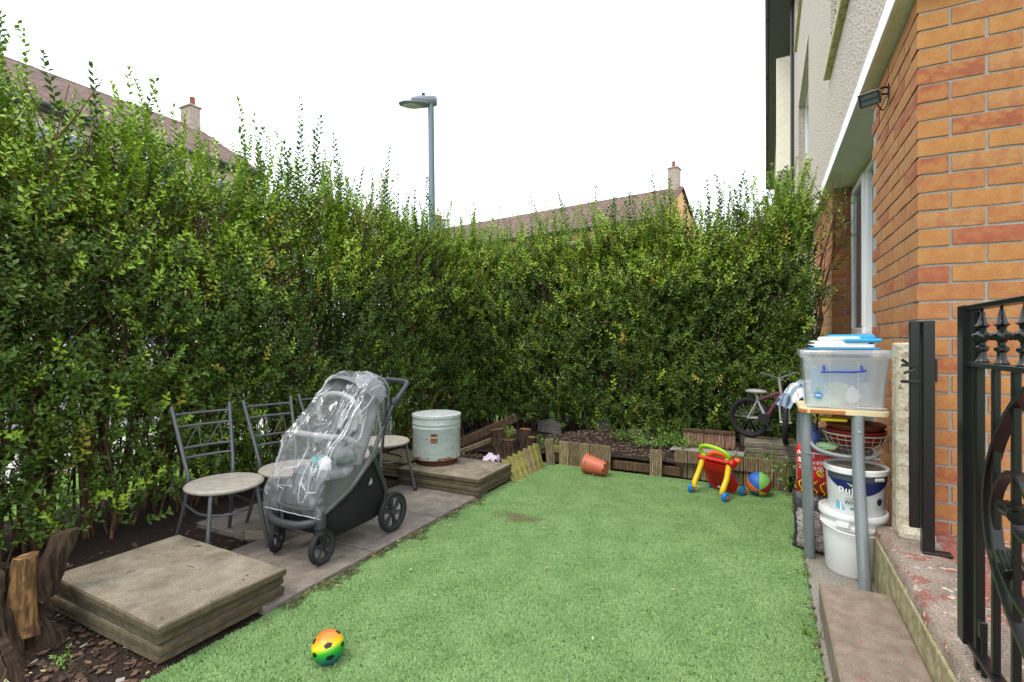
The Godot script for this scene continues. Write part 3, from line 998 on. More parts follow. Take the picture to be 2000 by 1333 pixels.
func hedges():
	var tn := FastNoiseLite.new()
	tn.seed = 5; tn.frequency = 0.9; tn.fractal_octaves = 3
	var topl := func(s: float): return 2.54 + 0.10 * smoothstep(2.5, 4.0, s) + 0.06 * smoothstep(2.6, 1.6, s) + 0.20 * tn.get_noise_1d(s * 1.7)
	var l = hedge("tall leafy privet hedge running down the left side behind the chairs and stroller", V(-3.9, -0.03, 0.5), V(0, 0, -1), V(1, 0, 0), 7.0, 0.54, topl, 21500, 400, 900, 71, 0.5)
	var topb := func(s: float): return 2.52 + 0.20 * tn.get_noise_1d(s * 1.9 + 40.0) + 0.14 * smoothstep(3.2, 4.4, s)
	var bk = hedge("tall leafy privet hedge across the back from the corner to the brick wall", V(-3.9, 0.05, -6.06), V(1, 0, 0), V(0, 0, 1), 4.3, 0.58, topb, 24000, 280, 700, 83, 0.85)
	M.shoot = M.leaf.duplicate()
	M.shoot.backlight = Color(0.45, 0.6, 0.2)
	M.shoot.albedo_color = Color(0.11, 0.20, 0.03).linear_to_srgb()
	# long shoots that stand out against the sky, by distance along each hedge
	for q in [[1.55, 0.55], [1.72, 0.6], [1.95, 0.45], [2.1, 0.4], [2.45, 0.55], [2.7, 0.4], [3.1, 0.4], [3.35, 0.55], [3.45, 0.45], [3.6, 0.6], [3.68, 0.65], [3.9, 0.85], [4.02, 0.5], [4.2, 0.4], [4.35, 0.5], [4.55, 0.4], [4.75, 0.7], [4.82, 0.45], [5.0, 0.45], [5.15, 0.4], [5.4, 0.6], [5.6, 0.4]]:
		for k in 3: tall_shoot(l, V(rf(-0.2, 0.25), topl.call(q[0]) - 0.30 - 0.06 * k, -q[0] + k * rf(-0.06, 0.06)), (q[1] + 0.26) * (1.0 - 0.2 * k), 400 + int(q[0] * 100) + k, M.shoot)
	for q in [[1.1, 0.4], [1.3, 0.35], [1.55, 0.45], [1.8, 0.35], [2.1, 0.45], [2.25, 0.4], [2.42, 0.6], [2.5, 0.45], [2.75, 0.65], [2.92, 0.55], [3.1, 0.45], [3.3, 0.6], [3.38, 0.45], [3.45, 0.7], [3.6, 0.6], [3.7, 0.5], [3.95, 0.5], [4.1, 0.4]]:
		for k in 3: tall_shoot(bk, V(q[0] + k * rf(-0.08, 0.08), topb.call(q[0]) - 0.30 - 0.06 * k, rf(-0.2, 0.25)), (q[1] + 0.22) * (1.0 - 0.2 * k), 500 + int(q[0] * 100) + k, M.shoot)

func turf():
	var b := MB.new()
	b.box(V(-0.882, -0.02, -1.65), V(2.135, 0.04, 5.7))
	var base := struct("artificial_turf", b, M.turf_base)
	var meshes := []
	for k in 4:
		var r := RandomNumberGenerator.new()
		r.seed = 900 + k
		var tb := MB.new()
		tb.flat()
		for i in 12:
			var a := r.randf() * TAU
			var o := V(r.randf_range(-0.009, 0.009), 0, r.randf_range(-0.009, 0.009))
			var lean := V(cos(a), 0, sin(a)) * r.randf_range(0.002, 0.010)
			var h := r.randf_range(0.004, 0.008)
			var s := V(-sin(a), 0, cos(a)) * 0.0013
			var g := r.randf_range(0.7, 1.25)
			tb.st.set_color(Color(g, g, g))
			tb.tri(o - s, o + s, o + lean + V(0, h, 0))
		meshes.append(tb.mesh())
	var sets := [[], [], [], []]
	var cols := [[], [], [], []]
	var no := FastNoiseLite.new()
	no.seed = 77; no.frequency = 2.2; no.fractal_octaves = 4
	for i in 150000:
		var x := rf(-1.945, 0.18)
		var z := rf(-0.75, -4.49)
		var k := i % 4
		sets[k].append(Transform3D(Basis(Vector3.UP, rf(0, TAU)), V(x, 0.001, z)))
		var g := clampf(0.5 + 0.5 * no.get_noise_2d(x * 1.6, z * 1.6) + rf(-0.42, 0.42), 0, 1)
		var c := Color(0.190, 0.345, 0.112).lerp(Color(0.335, 0.510, 0.205), g)
		# worn brown patch and grubby margin, as in the photograph
		var q := Vector2((x + 1.5) / 0.20, (z + 3.02) / 0.10).length() + 0.5 * no.get_noise_2d(x * 3.0, z * 3.0)
		if q < 1.0: c = c.lerp(Color(0.22, 0.19, 0.10), clampf((1.0 - q) * 1.6, 0, 0.75))
		var e := (x + 1.945) + 0.12 * no.get_noise_2d(x * 2.0 + 9.0, z * 2.0) 
		if e < 0.05 and z < -1.5 and z > -3.3 and rf(0, 1) < 0.7: c = Color(0.12, 0.12, 0.035).lerp(Color(0.06, 0.055, 0.03), rf(0, 1))
		cols[k].append(c)
	for k in 4: scatter("pile", meshes[k], M.blade, sets[k], base, cols[k])

func slab(called, label, at: Vector3, s: Vector3, turn: float, group: String, sides: Material, top_m: Material):
	# a worn concrete flag: chipped rim, top face set in its own tone
	var r := RandomNumberGenerator.new()
	r.seed = hash(label)
	var b := MB.new()
	var loop := func(y: float, ins: float):
		var q := []
		var n := 10
		for sd in 4:
			for i in n:
				var f := -1.0 + 2.0 * i / n
				var p: Vector3 = [V(f, 0, 1), V(1, 0, -f), V(-f, 0, -1), V(-1, 0, f)][sd]
				q.append(V(p.x * (s.x / 2 - ins - r.randf_range(0, 0.0018)), y + (r.randf_range(-0.0015, 0.0015) if y > 0 else 0.0), p.z * (s.z / 2 - ins - r.randf_range(0, 0.0018))))
		return q
	var l0: Array = loop.call(0.0, 0.011)
	var l1: Array = loop.call(s.y - 0.005, 0.0)
	var l2: Array = loop.call(s.y, 0.007)
	var lb: Array = loop.call(0.007, 0.001)
	b.rings([l0, lb], true, true, false)
	b.rings([lb, l1], true, false, false)
	b.rings([l1, l2], true, false, false)
	var t := thing(called, label, "paving slab", at, turn, group)
	part("edges", b, sides, t)
	b = MB.new()
	for i in l2.size(): b.tri(V(0, s.y, 0), l2[i], l2[(i + 1) % l2.size()])
	part("top_face", b, top_m, t)
	return t

func paving():
	# flags under the stroller
	var lab := ["grey paving flag under the front of the stroller, beside the front slab stack", "grey paving flag under the stroller's rear wheels", "grey paving flag between the stroller and the rear slab stack"]
	var zs := [[-1.46, -2.125], [-2.135, -2.735], [-2.745, -3.42]]
	for i in 3:
		var z = zs[i]
		slab("paving_flag", lab[i], V(-2.33, -0.028, (z[0] + z[1]) / 2), V(0.73, 0.046, z[0] - z[1]), 0.0, "flags laid along the turf", M.path, M.path)
	slab("paving_flag", "grey paving flag under the chairs beside the hedge", V(-3.02, -0.03, -2.4), V(0.62, 0.042, 0.9), 0.0, "flags laid along the turf", M.path, M.path)
	# front stack: five slabs
	var names := ["bottom slab of the stack of five by the tree stump", "second slab up in the stack of five by the tree stump", "middle slab of the stack of five by the tree stump", "fourth slab up in the stack of five by the tree stump", "topmost stained slab of the stack of five by the tree stump"]
	for i in 5:
		var o: float = [0.0, 0.006, -0.004, 0.006, 0.024][i]
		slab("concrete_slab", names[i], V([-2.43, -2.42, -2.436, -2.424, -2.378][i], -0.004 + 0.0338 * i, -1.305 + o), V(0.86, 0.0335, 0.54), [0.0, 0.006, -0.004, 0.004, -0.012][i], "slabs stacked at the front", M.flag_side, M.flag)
	names = ["bottom slab under the metal bin", "second slab up under the metal bin", "third slab up under the metal bin", "top slab that the metal bin stands on"]
	for i in 4:
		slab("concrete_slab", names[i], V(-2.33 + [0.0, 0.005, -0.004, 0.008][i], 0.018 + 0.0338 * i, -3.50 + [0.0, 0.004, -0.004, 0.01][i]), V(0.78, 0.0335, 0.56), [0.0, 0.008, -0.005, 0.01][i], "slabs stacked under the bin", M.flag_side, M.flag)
	for i in 5:
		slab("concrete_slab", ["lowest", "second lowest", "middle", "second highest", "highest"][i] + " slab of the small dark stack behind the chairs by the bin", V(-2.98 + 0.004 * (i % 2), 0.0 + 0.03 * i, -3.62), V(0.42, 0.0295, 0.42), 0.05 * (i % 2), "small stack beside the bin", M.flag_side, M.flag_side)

func board(parent: Node3D, at: Vector3, w: float, h: float, d: float, ridged: bool, m: Material, bs := Basis.IDENTITY):
	# a decking board on end; ridged ones have grooves down the face
	var o: MeshInstance3D
	if ridged:
		var n := 6
		var poly := PackedVector2Array()
		poly.append(Vector2(-w / 2, -d / 2))
		poly.append(Vector2(w / 2, -d / 2))
		for i in n:
			var x1 := w / 2 - w * i / n
			var x0 := w / 2 - w * (i + 1) / n
			poly.append(Vector2(x1 - 0.002, d / 2)); poly.append(Vector2(x0 + 0.005, d / 2)); 
			if i < n - 1: poly.append(Vector2(x0 + 0.003, d / 2 - 0.005)); poly.append(Vector2(x0, d / 2 - 0.005))
		var b := MB.new()
		# prism axis z -> local y
		b.prism(poly, h, Transform3D(Basis(V(1, 0, 0), V(0, 0, 1), V(0, 1, 0)), V(0, -h / 2, 0)))
		o = part("board", b, m, parent)
	else:
		var b := MB.new()
		b.box(Vector3.ZERO, V(w, h, d), 0.003)
		o = part("board", b, m, parent)
	o.transform = Transform3D(bs, at)
	return o

func back_bed():
	var rnd := func(): return M.timber[rng.randi() % 3]
	# edging panels of decking boards along the back of the turf
	var t := thing("board_panel", "upright edging panel of five decking boards behind the plant pot", "edging panel", V(-1.545, 0, -4.52), 0.03)
	for i in 5: board(t, V(-0.20 + 0.102 * i, 0.108, 0), 0.099, 0.235 - 0.002 * i, 0.026, i % 2 == 1, rnd.call())
	var b := MB.new()
	b.box(V(0, 0.15, -0.03), V(0.46, 0.06, 0.03), 0.003)
	part("batten", b, M.timber_dark, t)
	t = thing("board_panel", "lone ridged decking board standing between the edging panels", "edging panel", V(-0.875, 0, -4.515), 0.0)
	board(t, V(0, 0.108, 0), 0.108, 0.245, 0.026, true, M.timber[1])
	t = thing("board_panel", "long edging panel of ridged decking boards behind the baby walker", "edging panel", V(-0.28, 0, -4.60), -0.08)
	for i in 8: board(t, V(-0.40 + 0.113 * i, 0.108, 0), 0.111, 0.242 - rf(0, 0.004), 0.026, true, rnd.call())
	b = MB.new()
	b.box(V(0, 0.15, -0.03), V(0.86, 0.06, 0.03), 0.003)
	part("batten", b, M.timber_dark, t)
	# leaning greenish panel beside the slab stack
	t = thing("board_panel", "yellow green tilted panel of boards leaning by the rear slab stack", "edging panel", V(-1.88, 0, -4.02))
	for i in 7:
		var f := (i + 0.5) / 7.0
		var p := V(-1.895, -0.005, -3.735).lerp(V(-1.868, -0.005, -4.30), f) - t.position
		var q := V(-2.075, 0.135, -3.86).lerp(V(-1.955, 0.225, -4.36), f) - t.position
		var by := (q - p).normalized()
		var bx := V(-0.03, 0.0, 0.6).normalized()
		var bz := bx.cross(by).normalized()
		board(t, (p + q) * 0.5, 0.082, (q - p).length(), 0.022, i % 3 == 1, M.timber[3 if i != 4 else 1], Basis(by.cross(bz).normalized(), by, bz))
	# sleepers lying between the panels
	t = thing("board_panel", "short dark upright board at the corner of the edging", "edging panel", V(-1.86, 0, -4.43), 0.5)
	board(t, V(0, 0.12, 0), 0.08, 0.26, 0.026, false, M.timber[2], Basis(Vector3.BACK, 0.08))
	for q in [[-0.98, 0.62, "dark split sleeper lying between the plant pot panel and the long panel", 0.085], [-1.82, 0.22, "short grey sleeper end behind the leaning green panel", 0.085]]:
		b = MB.new()
		b.box(V(0, q[3] / 2, 0), V(q[1], q[3], 0.07), 0.008)
		single("timber_sleeper", b, M.timber_dark, q[2], "sleeper", V(q[0], 0.0, -4.60), 0.0, "sleepers edging the bed")
	b = MB.new()
	b.box(V(0, 0.035, 0), V(0.24, 0.07, 0.035), 0.004)
	single("timber_sleeper", b, M.timber[3], "greenish board on top of the short grey sleeper end", "sleeper", V(-1.80, 0.089, -4.60), 0.0, "sleepers edging the bed")
	# panel at the back by the hedge
	t = thing("board_panel", "reddish panel of upright boards in the back bed under the hedge", "edging panel", V(-0.50, 0.15, -5.22), 0.03)
	for i in 5: board(t, V(-0.19 + 0.095 * i, 0.065, 0.0), 0.092, 0.16, 0.024, i in [2, 4], M.timber_pink[i % 2], Basis(Vector3.RIGHT, -0.15))
	b = MB.new()
	b.box(V(0, 0.16, -0.012), V(0.47, 0.03, 0.05), 0.004)
	part("cap_board", b, M.timber_dark, t)
	# stacked sleepers under the bicycle
	for i in 3:
		b = MB.new()
		b.box(V(0, 0.026, 0), V(0.42, 0.051, 0.34), 0.006)
		single("stacked_timber", b, M.timber_grey, ["bottom", "middle", "top"][i] + " grey timber of the low stack under the bicycle", "timber", V(0.03 + 0.006 * (i % 2), 0.13 + 0.0525 * i, -5.16), 0.02 * (i % 2), "timbers stacked under the bicycle")
	# long plank leaning behind the bin
	b = MB.new()
	b.bar(V(-3.2, -0.03, -4.35), V(-2.56, 0.32, -5.12), 0.09, 0.03, 0.003, V(0, 1, 0))
	single("plank", b, M.timber_dark, "brown plank sloping up behind the metal bin", "plank")
	b = MB.new()
	b.bar(V(-3.1, -0.06, -4.28), V(-2.50, 0.19, -4.98), 0.05, 0.03, 0.003, V(0, 1, 0))
	single("plank", b, M.timber[0], "narrow lighter plank below the sloping brown plank", "plank")
	# cut stump and log stubs behind the leaning panel
	t = thing("tree_stump", "old sawn stump cluster with sprouting leaves behind the leaning green panel", "stump", V(-2.30, 0.02, -4.62))
	for q in [[-0.17, 0.0, 0.24, 0.10, -0.25], [0.03, -0.05, 0.26, 0.075, 0.12], [0.12, 0.03, 0.2, 0.06, 0.2], [-0.06, 0.06, 0.16, 0.09, 0.0]]:
		b = MB.new()
		stub(b, V(q[0], -0.04, q[1]), V(q[0] + q[4] * 0.3, q[2], q[1]), q[3], int(q[0] * 100) + 50)
		part("stub", b, M.bark, t)
		b = MB.new()
		b.lathe([Vector2(q[3] * 0.78, 0), Vector2(0, 0.006)], 12, Transform3D(Basis(Vector3.BACK, -q[4] * 0.6), V(q[0] + q[4] * 0.3, q[2] + 0.003, q[1])))
		part("cut_face", b, M.cut_wood, t)
	var sp := sprig(991, 0.12, 5, 0.05, 0.024, 1.0)
	for k in 7:
		var o := put("sprout", sp, M.weed, t)
		o.transform = Transform3D(Basis(V(rf(-1, 1), 0, rf(-1, 1)).normalized(), rf(0, 0.8)) * Basis(Vector3.UP, rf(0, 6)), V(-0.06 + rf(-0.06, 0.06), 0.17, 0.08 + rf(-0.04, 0.04)))
	# broken slate and stone pieces standing against the hedge
	var i := 0
	for q in [[-1.68, -5.62, 0.20, 0.20, 0.1], [-1.15, -5.5, 0.44, 0.12, -0.05], [-0.70, -5.48, 0.24, 0.12, 0.08], [-2.35, -5.6, 0.34, 0.12, -0.2], [-0.16, -5.45, 0.14, 0.2, 0.3]]:
		b = MB.new()
		var w: float = q[2] / 2
		var poly := PackedVector2Array([Vector2(-w, -0.05), Vector2(w, -0.05), Vector2(w * 0.99, q[3] * 0.45), Vector2(w * 0.6, q[3] * 0.86), Vector2(w * 0.1, q[3]), Vector2(-w * 0.7, q[3] * 0.75), Vector2(-w, q[3] * 0.7)])
		b.prism(poly, 0.03, Transform3D(Basis(Vector3.RIGHT, -0.12), V(0, 0, -0.015)))
		single("stone_slab", b, M.stone, ["pointed grey stone slab standing against the back hedge left of the weeds", "long low grey stone behind the green weeds in the back bed", "grey stone slab left of the reddish board panel", "dark stone slab in the back left corner of the bed", "small grey stone wedged between the reddish panel and timber stack"][i], "stone", V(q[0], 0.13, q[1]), q[4], "stones along the back hedge")
		i += 1

func stub(b: MB, p: Vector3, q: Vector3, r: float, sd: int):
	var rr := RandomNumberGenerator.new()
	rr.seed = sd
	var rs := []
	var lob := []
	for j in 14: lob.append(rr.randf_range(0.82, 1.18))
	for k in 7:
		var f := k / 6.0
		var c := p.lerp(q, f) + V(rr.randf_range(-0.006, 0.006), 0, rr.randf_range(-0.006, 0.006))
		var ring := []
		for j in 14:
			var a := TAU * j / 14
			var rad: float = r * lob[j] * lerpf(1.3, 0.85, pow(f, 0.5)) * rr.randf_range(0.94, 1.06)
			ring.append(c + V(cos(a), 0, -sin(a)) * rad + V(0, rr.randf_range(-0.01, 0.01) if k == 6 else 0.0, 0))
		rs.append(ring)
	b.rings(rs)

func chairs():
	var t := thing("garden_chair", "grey metal chair with round beige seat, nearest the front slab stack", "chair", V(-2.745, -0.008, -1.775), -0.21, "metal chairs along the hedge")
	var sy := 0.385
	# local +x is the front
	for s in [-1.0, 1.0]:
		var b := MB.new()
		b.tube(smooth_path([V(-0.34, 0.0, 0.15 * s), V(-0.255, 0.22, 0.132 * s), V(-0.212, sy, 0.12 * s), V(-0.235, 0.5, 0.130 * s), V(-0.365, 0.815, 0.16 * s)], 5), 0.0115, 8)
		part("back_post", b, M.chair_metal, t)
		b = MB.new()
		b.tube(smooth_path([V(0.12, sy - 0.005, 0.12 * s), V(0.145, 0.2, 0.14 * s), V(0.18, 0.0, 0.165 * s)], 4), 0.0115, 8)
		var lg := part("leg", b, M.chair_metal, t)
		b = MB.new()
		b.lathe([Vector2(0, 0), Vector2(0.014, 0), Vector2(0.014, 0.025), Vector2(0, 0.026)], 8, Transform3D(Basis.IDENTITY, V(0.18, -0.001, 0.165 * s)))
		part("foot_cap", b, M.black_dull, lg)
	var at := func(y: float): return lerpf(-0.235, -0.365, (y - 0.5) / 0.315)
	var hw := func(y: float): return 0.119 + 0.041 * (y - 0.385) / 0.43
	for y in [0.77, 0.70, 0.58, 0.525]:
		var b := MB.new()
		var x: float = at.call(y)
		var w: float = hw.call(y)
		b.tube(smooth_path([V(x, y, -w), V(x - 0.014, y, -w * 0.45), V(x - 0.014, y, w * 0.45), V(x, y, w)], 4), 0.008, 7)
		part("back_rail", b, M.chair_metal, t)
	for k in 4:
		var b := MB.new()
		var z0: float = [-0.09, -0.09, 0.03, 0.03][k]
		var z1: float = [-0.08, 0.0, 0.02, 0.11][k]
		b.tube([V(at.call(0.58) - 0.012, 0.58, z0 if k % 2 == 0 else z1), V(at.call(0.70) - 0.012, 0.70, z0)], 0.0025, 5)
		part("back_wire", b, M.chair_metal, t)
	var b := MB.new()
	b.lathe([Vector2(0, -0.016), Vector2(0.19, -0.016), Vector2(0.203, -0.008), Vector2(0.205, 0.002), Vector2(0.196, 0.011), Vector2(0.15, 0.013), Vector2(0, 0.012)], 36, Transform3D(Basis.from_scale(V(1.0, 1, 0.98)), V(-0.01, sy + 0.01, 0)))
	part("seat", b, M.seat_top, t)
	b = MB.new()
	b.lathe([Vector2(0, 0), Vector2(0.155, 0), Vector2(0.155, 0.012), Vector2(0, 0.012)], 24, Transform3D(Basis.IDENTITY, V(-0.02, sy - 0.02, 0)))
	part("seat_ring", b, M.chair_metal, t)
	b = MB.new()
	var hoop := []
	for k in 13:
		var a := -PI / 2 + PI * k / 12
		hoop.append(V(-0.02 + cos(a) * 0.17, 0.26, sin(a) * 0.14))
	b.tube([V(-0.245, 0.26, -0.13)] + hoop + [V(-0.245, 0.26, 0.13)], 0.007, 7)
	part("stretcher", b, M.chair_metal, t)
	var q := [[-2.67, -2.175, -0.21, "grey metal chair second from the front, half hidden behind the stroller"], [-2.675, -2.617, -0.2, "grey metal chair with only part of its back showing behind the stroller"], [-2.68, -3.02, -0.2, "grey metal chair beside the metal bin, only its seat and front leg showing"]]
	for c in q:
		var o: Node3D = t.duplicate()
		o.name = numbered("garden_chair")
		add_child(o)
		o.position = V(c[0], 0.014 if c[1] < -2.9 else -0.004, c[1])
		o.rotation.y = c[2]
		tag(o, c[3], "chair", "metal chairs along the hedge")

func stroller():
	var t := thing("stroller", "grey pushchair under a crinkled clear rain cover on the paving", "stroller", V(-2.27, 0.018, -2.13))
	var lo := -0.018
	# rear wheels
	for s in [-1.0, 1.0]:
		wheel(t, V(0.205 * s, 0.122 + lo + 0.018, -0.275), 0.122, 0.034, "rear_wheel", 6)
	for s in [-1.0, 1.0]:
		var o := wheel(t, V(0.178 * s, 0.092, 0.25), 0.092, 0.03, "front_wheel", 5)
		o.rotation.y = [0.55, 0.10][0 if s < 0 else 1]
		var b := MB.new()
		var c := V(0.178 * s, 0, 0.265)
		b.lathe([Vector2(0, 0.195), Vector2(0.030, 0.195), Vector2(0.032, 0.22), Vector2(0.030, 0.295), Vector2(0.022, 0.306), Vector2(0, 0.308)], 18, Transform3D(Basis.IDENTITY, c))
		part("fork_housing", b, M.grey_plastic, t)
		b = MB.new()
		var bs := Basis(Vector3.UP, o.rotation.y)
		b.lathe([Vector2(0, 0.165), Vector2(0.034, 0.165), Vector2(0.032, 0.19), Vector2(0, 0.192)], 16, Transform3D(Basis.IDENTITY, c))
		for k in [-1.0, 1.0]: b.bar(c + bs * V(0.022 * k, 0.18, -0.005), V(0.178 * s, 0.088, 0.25) + bs * V(0.024 * k, 0, 0), 0.028, 0.007, 0.002, bs * V(0, 0, 1))
		part("fork", b, M.black_dull, t)
	# front cross bar bowed between the forks
	var b := MB.new()
	b.tube(smooth_path([V(-0.178, 0.245, 0.25), V(-0.165, 0.235, 0.30), V(-0.10, 0.222, 0.335), V(0.0, 0.218, 0.345), V(0.10, 0.222, 0.335), V(0.165, 0.235, 0.30), V(0.178, 0.245, 0.25)], 5), 0.021, 10)
	part("front_bar", b, M.grey_plastic, t)
	# side frame
	for s in [-1.0, 1.0]:
		b = MB.new()
		b.tube(smooth_path([V(0.178 * s, 0.26, 0.25), V(0.185 * s, 0.31, 0.13), V(0.19 * s, 0.37, 0.03), V(0.19 * s, 0.50, -0.10), V(0.19 * s, 0.66, -0.21), V(0.19 * s, 0.80, -0.31)], 5), 0.014, 9)
		part("side_tube", b, M.stroller_frame, t)
		b = MB.new()
		b.tube([V(0.192 * s, 0.56, -0.09), V(0.20 * s, 0.3, -0.21), V(0.185 * s, 0.125, -0.275)], 0.015, 9, false, 0.7)
		part("rear_leg", b, M.stroller_frame, t)
		b = MB.new()
		b.ball(V(0.192 * s, 0.795, -0.31), V(0.022, 0.034, 0.028), Basis(Vector3.RIGHT, 0.7), 12, 8)
		part("handle_joint", b, M.grey_plastic, t)
	b = MB.new()
	b.tube([V(-0.19, 0.125, -0.275), V(0.19, 0.125, -0.275)], 0.012, 8)
	part("axle", b, M.black_dull, t)
	b = MB.new()
	b.tube(smooth_path([V(0.192, 0.80, -0.315), V(0.192, 0.875, -0.40), V(0.185, 0.905, -0.435), V(0.14, 0.918, -0.455), V(0.0, 0.922, -0.46), V(-0.14, 0.918, -0.455), V(-0.185, 0.905, -0.435), V(-0.192, 0.875, -0.40), V(-0.192, 0.80, -0.315)], 5), 0.0155, 10)
	part("push_handle", b, M.stroller_grip, t)
	# shopping basket
	b = MB.new()
	var ring := func(y: float, z0: float, z1: float, w: float):
		return [V(-w, y, z0), V(-w, y - 0.004, (z0 + z1) / 2), V(-w, y, z1), V(0, y - 0.01, z1), V(w, y, z1), V(w, y - 0.004, (z0 + z1) / 2), V(w, y, z0), V(0, y - 0.008, z0)]
	b.rings([ring.call(0.10, 0.14, -0.16, 0.14), ring.call(0.13, 0.20, -0.22, 0.172), ring.call(0.26, 0.225, -0.235, 0.176), ring.call(0.38, 0.10, -0.18, 0.174), ring.call(0.46, -0.02, -0.14, 0.17)])
	part("basket", b, M.fabric_black, t)
	b = MB.new()
	b.prism(PackedVector2Array([Vector2(0.0, 0.0), Vector2(0.03, 0.008), Vector2(0.022, 0.04), Vector2(0.003, 0.018)]), 0.002, Transform3D(Basis(V(0, 0, -1), V(0, 1, 0), V(1, 0, 0)), V(0.183, 0.33, -0.09)))
	b.prism(PackedVector2Array([Vector2(0.006, 0.004), Vector2(0.024, 0.011), Vector2(0.019, 0.031), Vector2(0.007, 0.016)]), 0.001, Transform3D(Basis(V(0, 0, -1), V(0, 1, 0), V(1, 0, 0)), V(0.1852, 0.33, -0.09)))
	part("badge", b, M.fabric_light, t)
	# seat unit
	var pad := func(pts: Array, w: float, th: float):
		var mb := MB.new()
		var rs := []
		for p in pts:
			var q := []
			for k in 16:
				var a := TAU * k / 16
				var cx := signf(cos(a)) * pow(absf(cos(a)), 0.35)
				var sy := signf(sin(a)) * pow(absf(sin(a)), 0.6)
				q.append(V(cx * w * p[2], p[0], p[1]) + p[3] * sy * th)
			rs.append(q)
		mb.rings(rs)
		return mb
	var nb := V(0, 0.35, 1).normalized()
	part("seat_back", pad.call([[0.90, -0.245, 0.8, nb], [0.87, -0.235, 0.95, nb], [0.70, -0.165, 1.0, nb], [0.55, -0.10, 1.0, nb], [0.44, -0.05, 0.95, nb]], 0.155, 0.028), M.fabric, t)
	part("seat_pad", pad.call([[0.44, -0.06, 0.95, Vector3.UP], [0.425, 0.03, 1.0, Vector3.UP], [0.435, 0.12, 1.0, Vector3.UP], [0.44, 0.17, 0.95, Vector3.UP]], 0.155, 0.028), M.fabric, t)
	var nl := V(0, 0.55, 1).normalized()
	part("leg_rest", pad.call([[0.43, 0.18, 0.95, nl], [0.38, 0.205, 1.0, nl], [0.31, 0.245, 1.0, nl], [0.285, 0.255, 0.9, nl]], 0.13, 0.016), M.grey_plastic, t)
	b = MB.new()
	b.tube(smooth_path([V(-0.135, 0.40, 0.20), V(-0.135, 0.31, 0.265), V(-0.09, 0.285, 0.28), V(0.09, 0.285, 0.28), V(0.135, 0.31, 0.265), V(0.135, 0.40, 0.20)], 5), 0.010, 8)
	part("foot_bar", b, M.stroller_frame, t)
	b = MB.new()
	b.tube(smooth_path([V(0.172, 0.57, -0.04), V(0.168, 0.635, 0.08), V(0.12, 0.655, 0.165), V(0.0, 0.66, 0.185), V(-0.12, 0.655, 0.165), V(-0.168, 0.635, 0.08), V(-0.172, 0.57, -0.04)], 5), 0.017, 10)
	part("bumper_bar", b, M.fabric_light, t)
	for s in [-1.0, 1.0]:
		b = MB.new()
		b.tube(smooth_path([V(0.05 * s, 0.80, -0.17), V(0.06 * s, 0.66, -0.11), V(0.05 * s, 0.55, -0.03), V(0.01 * s, 0.49, 0.04)], 5), 0.013, 7, false, 0.3)
		part("harness_strap", b, M.fabric_black, t)
		b = MB.new()
		b.box(V(0.058 * s, 0.70, -0.115), V(0.045, 0.13, 0.02), 0.008, Basis(Vector3.RIGHT, -0.38))
		part("shoulder_pad", b, M.fabric_light, t)
	# folded hood: two bows with cloth between
	b = MB.new()
	b.sheet(8, 20, func(u, v):
		var a := lerpf(-1.45, 1.45, v)
		var tilt := lerpf(-0.30, 0.35, u)
		var rr := 0.185 
		return V(sin(a) * rr, 0.80 + cos(a) * 0.155 * cos(tilt * 0.5) + 0.02 * sin(u * 9.0), -0.20 + sin(tilt) * (0.35 * cos(a) + 0.15)))
	part("hood", b, M.fabric, t)
	b = MB.new()
	b.tube(smooth_path([V(-0.17, 0.70, -0.05), V(-0.15, 0.80, -0.03), V(-0.09, 0.855, -0.02), V(0.0, 0.87, -0.015), V(0.09, 0.855, -0.02), V(0.15, 0.80, -0.03), V(0.17, 0.70, -0.05)], 5), 0.016, 8)
	part("hood_bow", b, M.fabric_light, t)
	# soft things left on the seat
	var un := FastNoiseLite.new()
	un.seed = 3; un.frequency = 14.0
	var lump := func(at: Vector3, r: Vector3, m: Material, called: String, label: String):
		var mb := MB.new()
		mb.sheet(16, 10, func(u, v):
			var a = TAU * u
			var e = PI * (v - 0.5)
			var d := V(cos(a) * cos(e), sin(e), -sin(a) * cos(e))
			return d * r * (1.0 + 0.45 * un.get_noise_3dv(d * 0.12 + at)))
		var o := single(called, mb, m, label, "cloth", t.position + at)
	lump.call(V(-0.02, 0.49, 0.10), V(0.05, 0.036, 0.045), plain(C(96, 150, 156), 0.9), "muslin_cloth", "crumpled teal cloth lying on the stroller seat under the cover")
	lump.call(V(0.07, 0.485, 0.13), V(0.042, 0.05, 0.03), plain(C(214, 214, 224), 0.9), "muslin_cloth", "bunched white cloth on the stroller seat under the cover")
	lump.call(V(0.06, 0.52, 0.0), V(0.09, 0.05, 0.06), M.fabric, "blanket", "rumpled grey blanket on the stroller seat under the cover")
	# rain cover: a thin clear sheet over the whole seat, full of creases
	var front := Curve2D.new()
	for p in [Vector2(-0.345, 0.70), Vector2(-0.33, 0.86), Vector2(-0.255, 0.965), Vector2(-0.15, 0.985), Vector2(-0.06, 0.92), Vector2(0.03, 0.82), Vector2(0.13, 0.735), Vector2(0.215, 0.66), Vector2(0.27, 0.55), Vector2(0.325, 0.43), Vector2(0.335, 0.33), Vector2(0.315, 0.265)]: front.add_point(p)
	var side := Curve2D.new()
	for p in [Vector2(-0.29, 0.56), Vector2(-0.25, 0.55), Vector2(-0.20, 0.55), Vector2(-0.13, 0.51), Vector2(-0.06, 0.47), Vector2(0.02, 0.42), Vector2(0.08, 0.37), Vector2(0.14, 0.33), Vector2(0.19, 0.30), Vector2(0.23, 0.28), Vector2(0.26, 0.265), Vector2(0.285, 0.25)]: side.add_point(p)
	var cr := FastNoiseLite.new()
	cr.seed = 8; cr.frequency = 9.0; cr.fractal_type = FastNoiseLite.FRACTAL_RIDGED; cr.fractal_octaves = 3
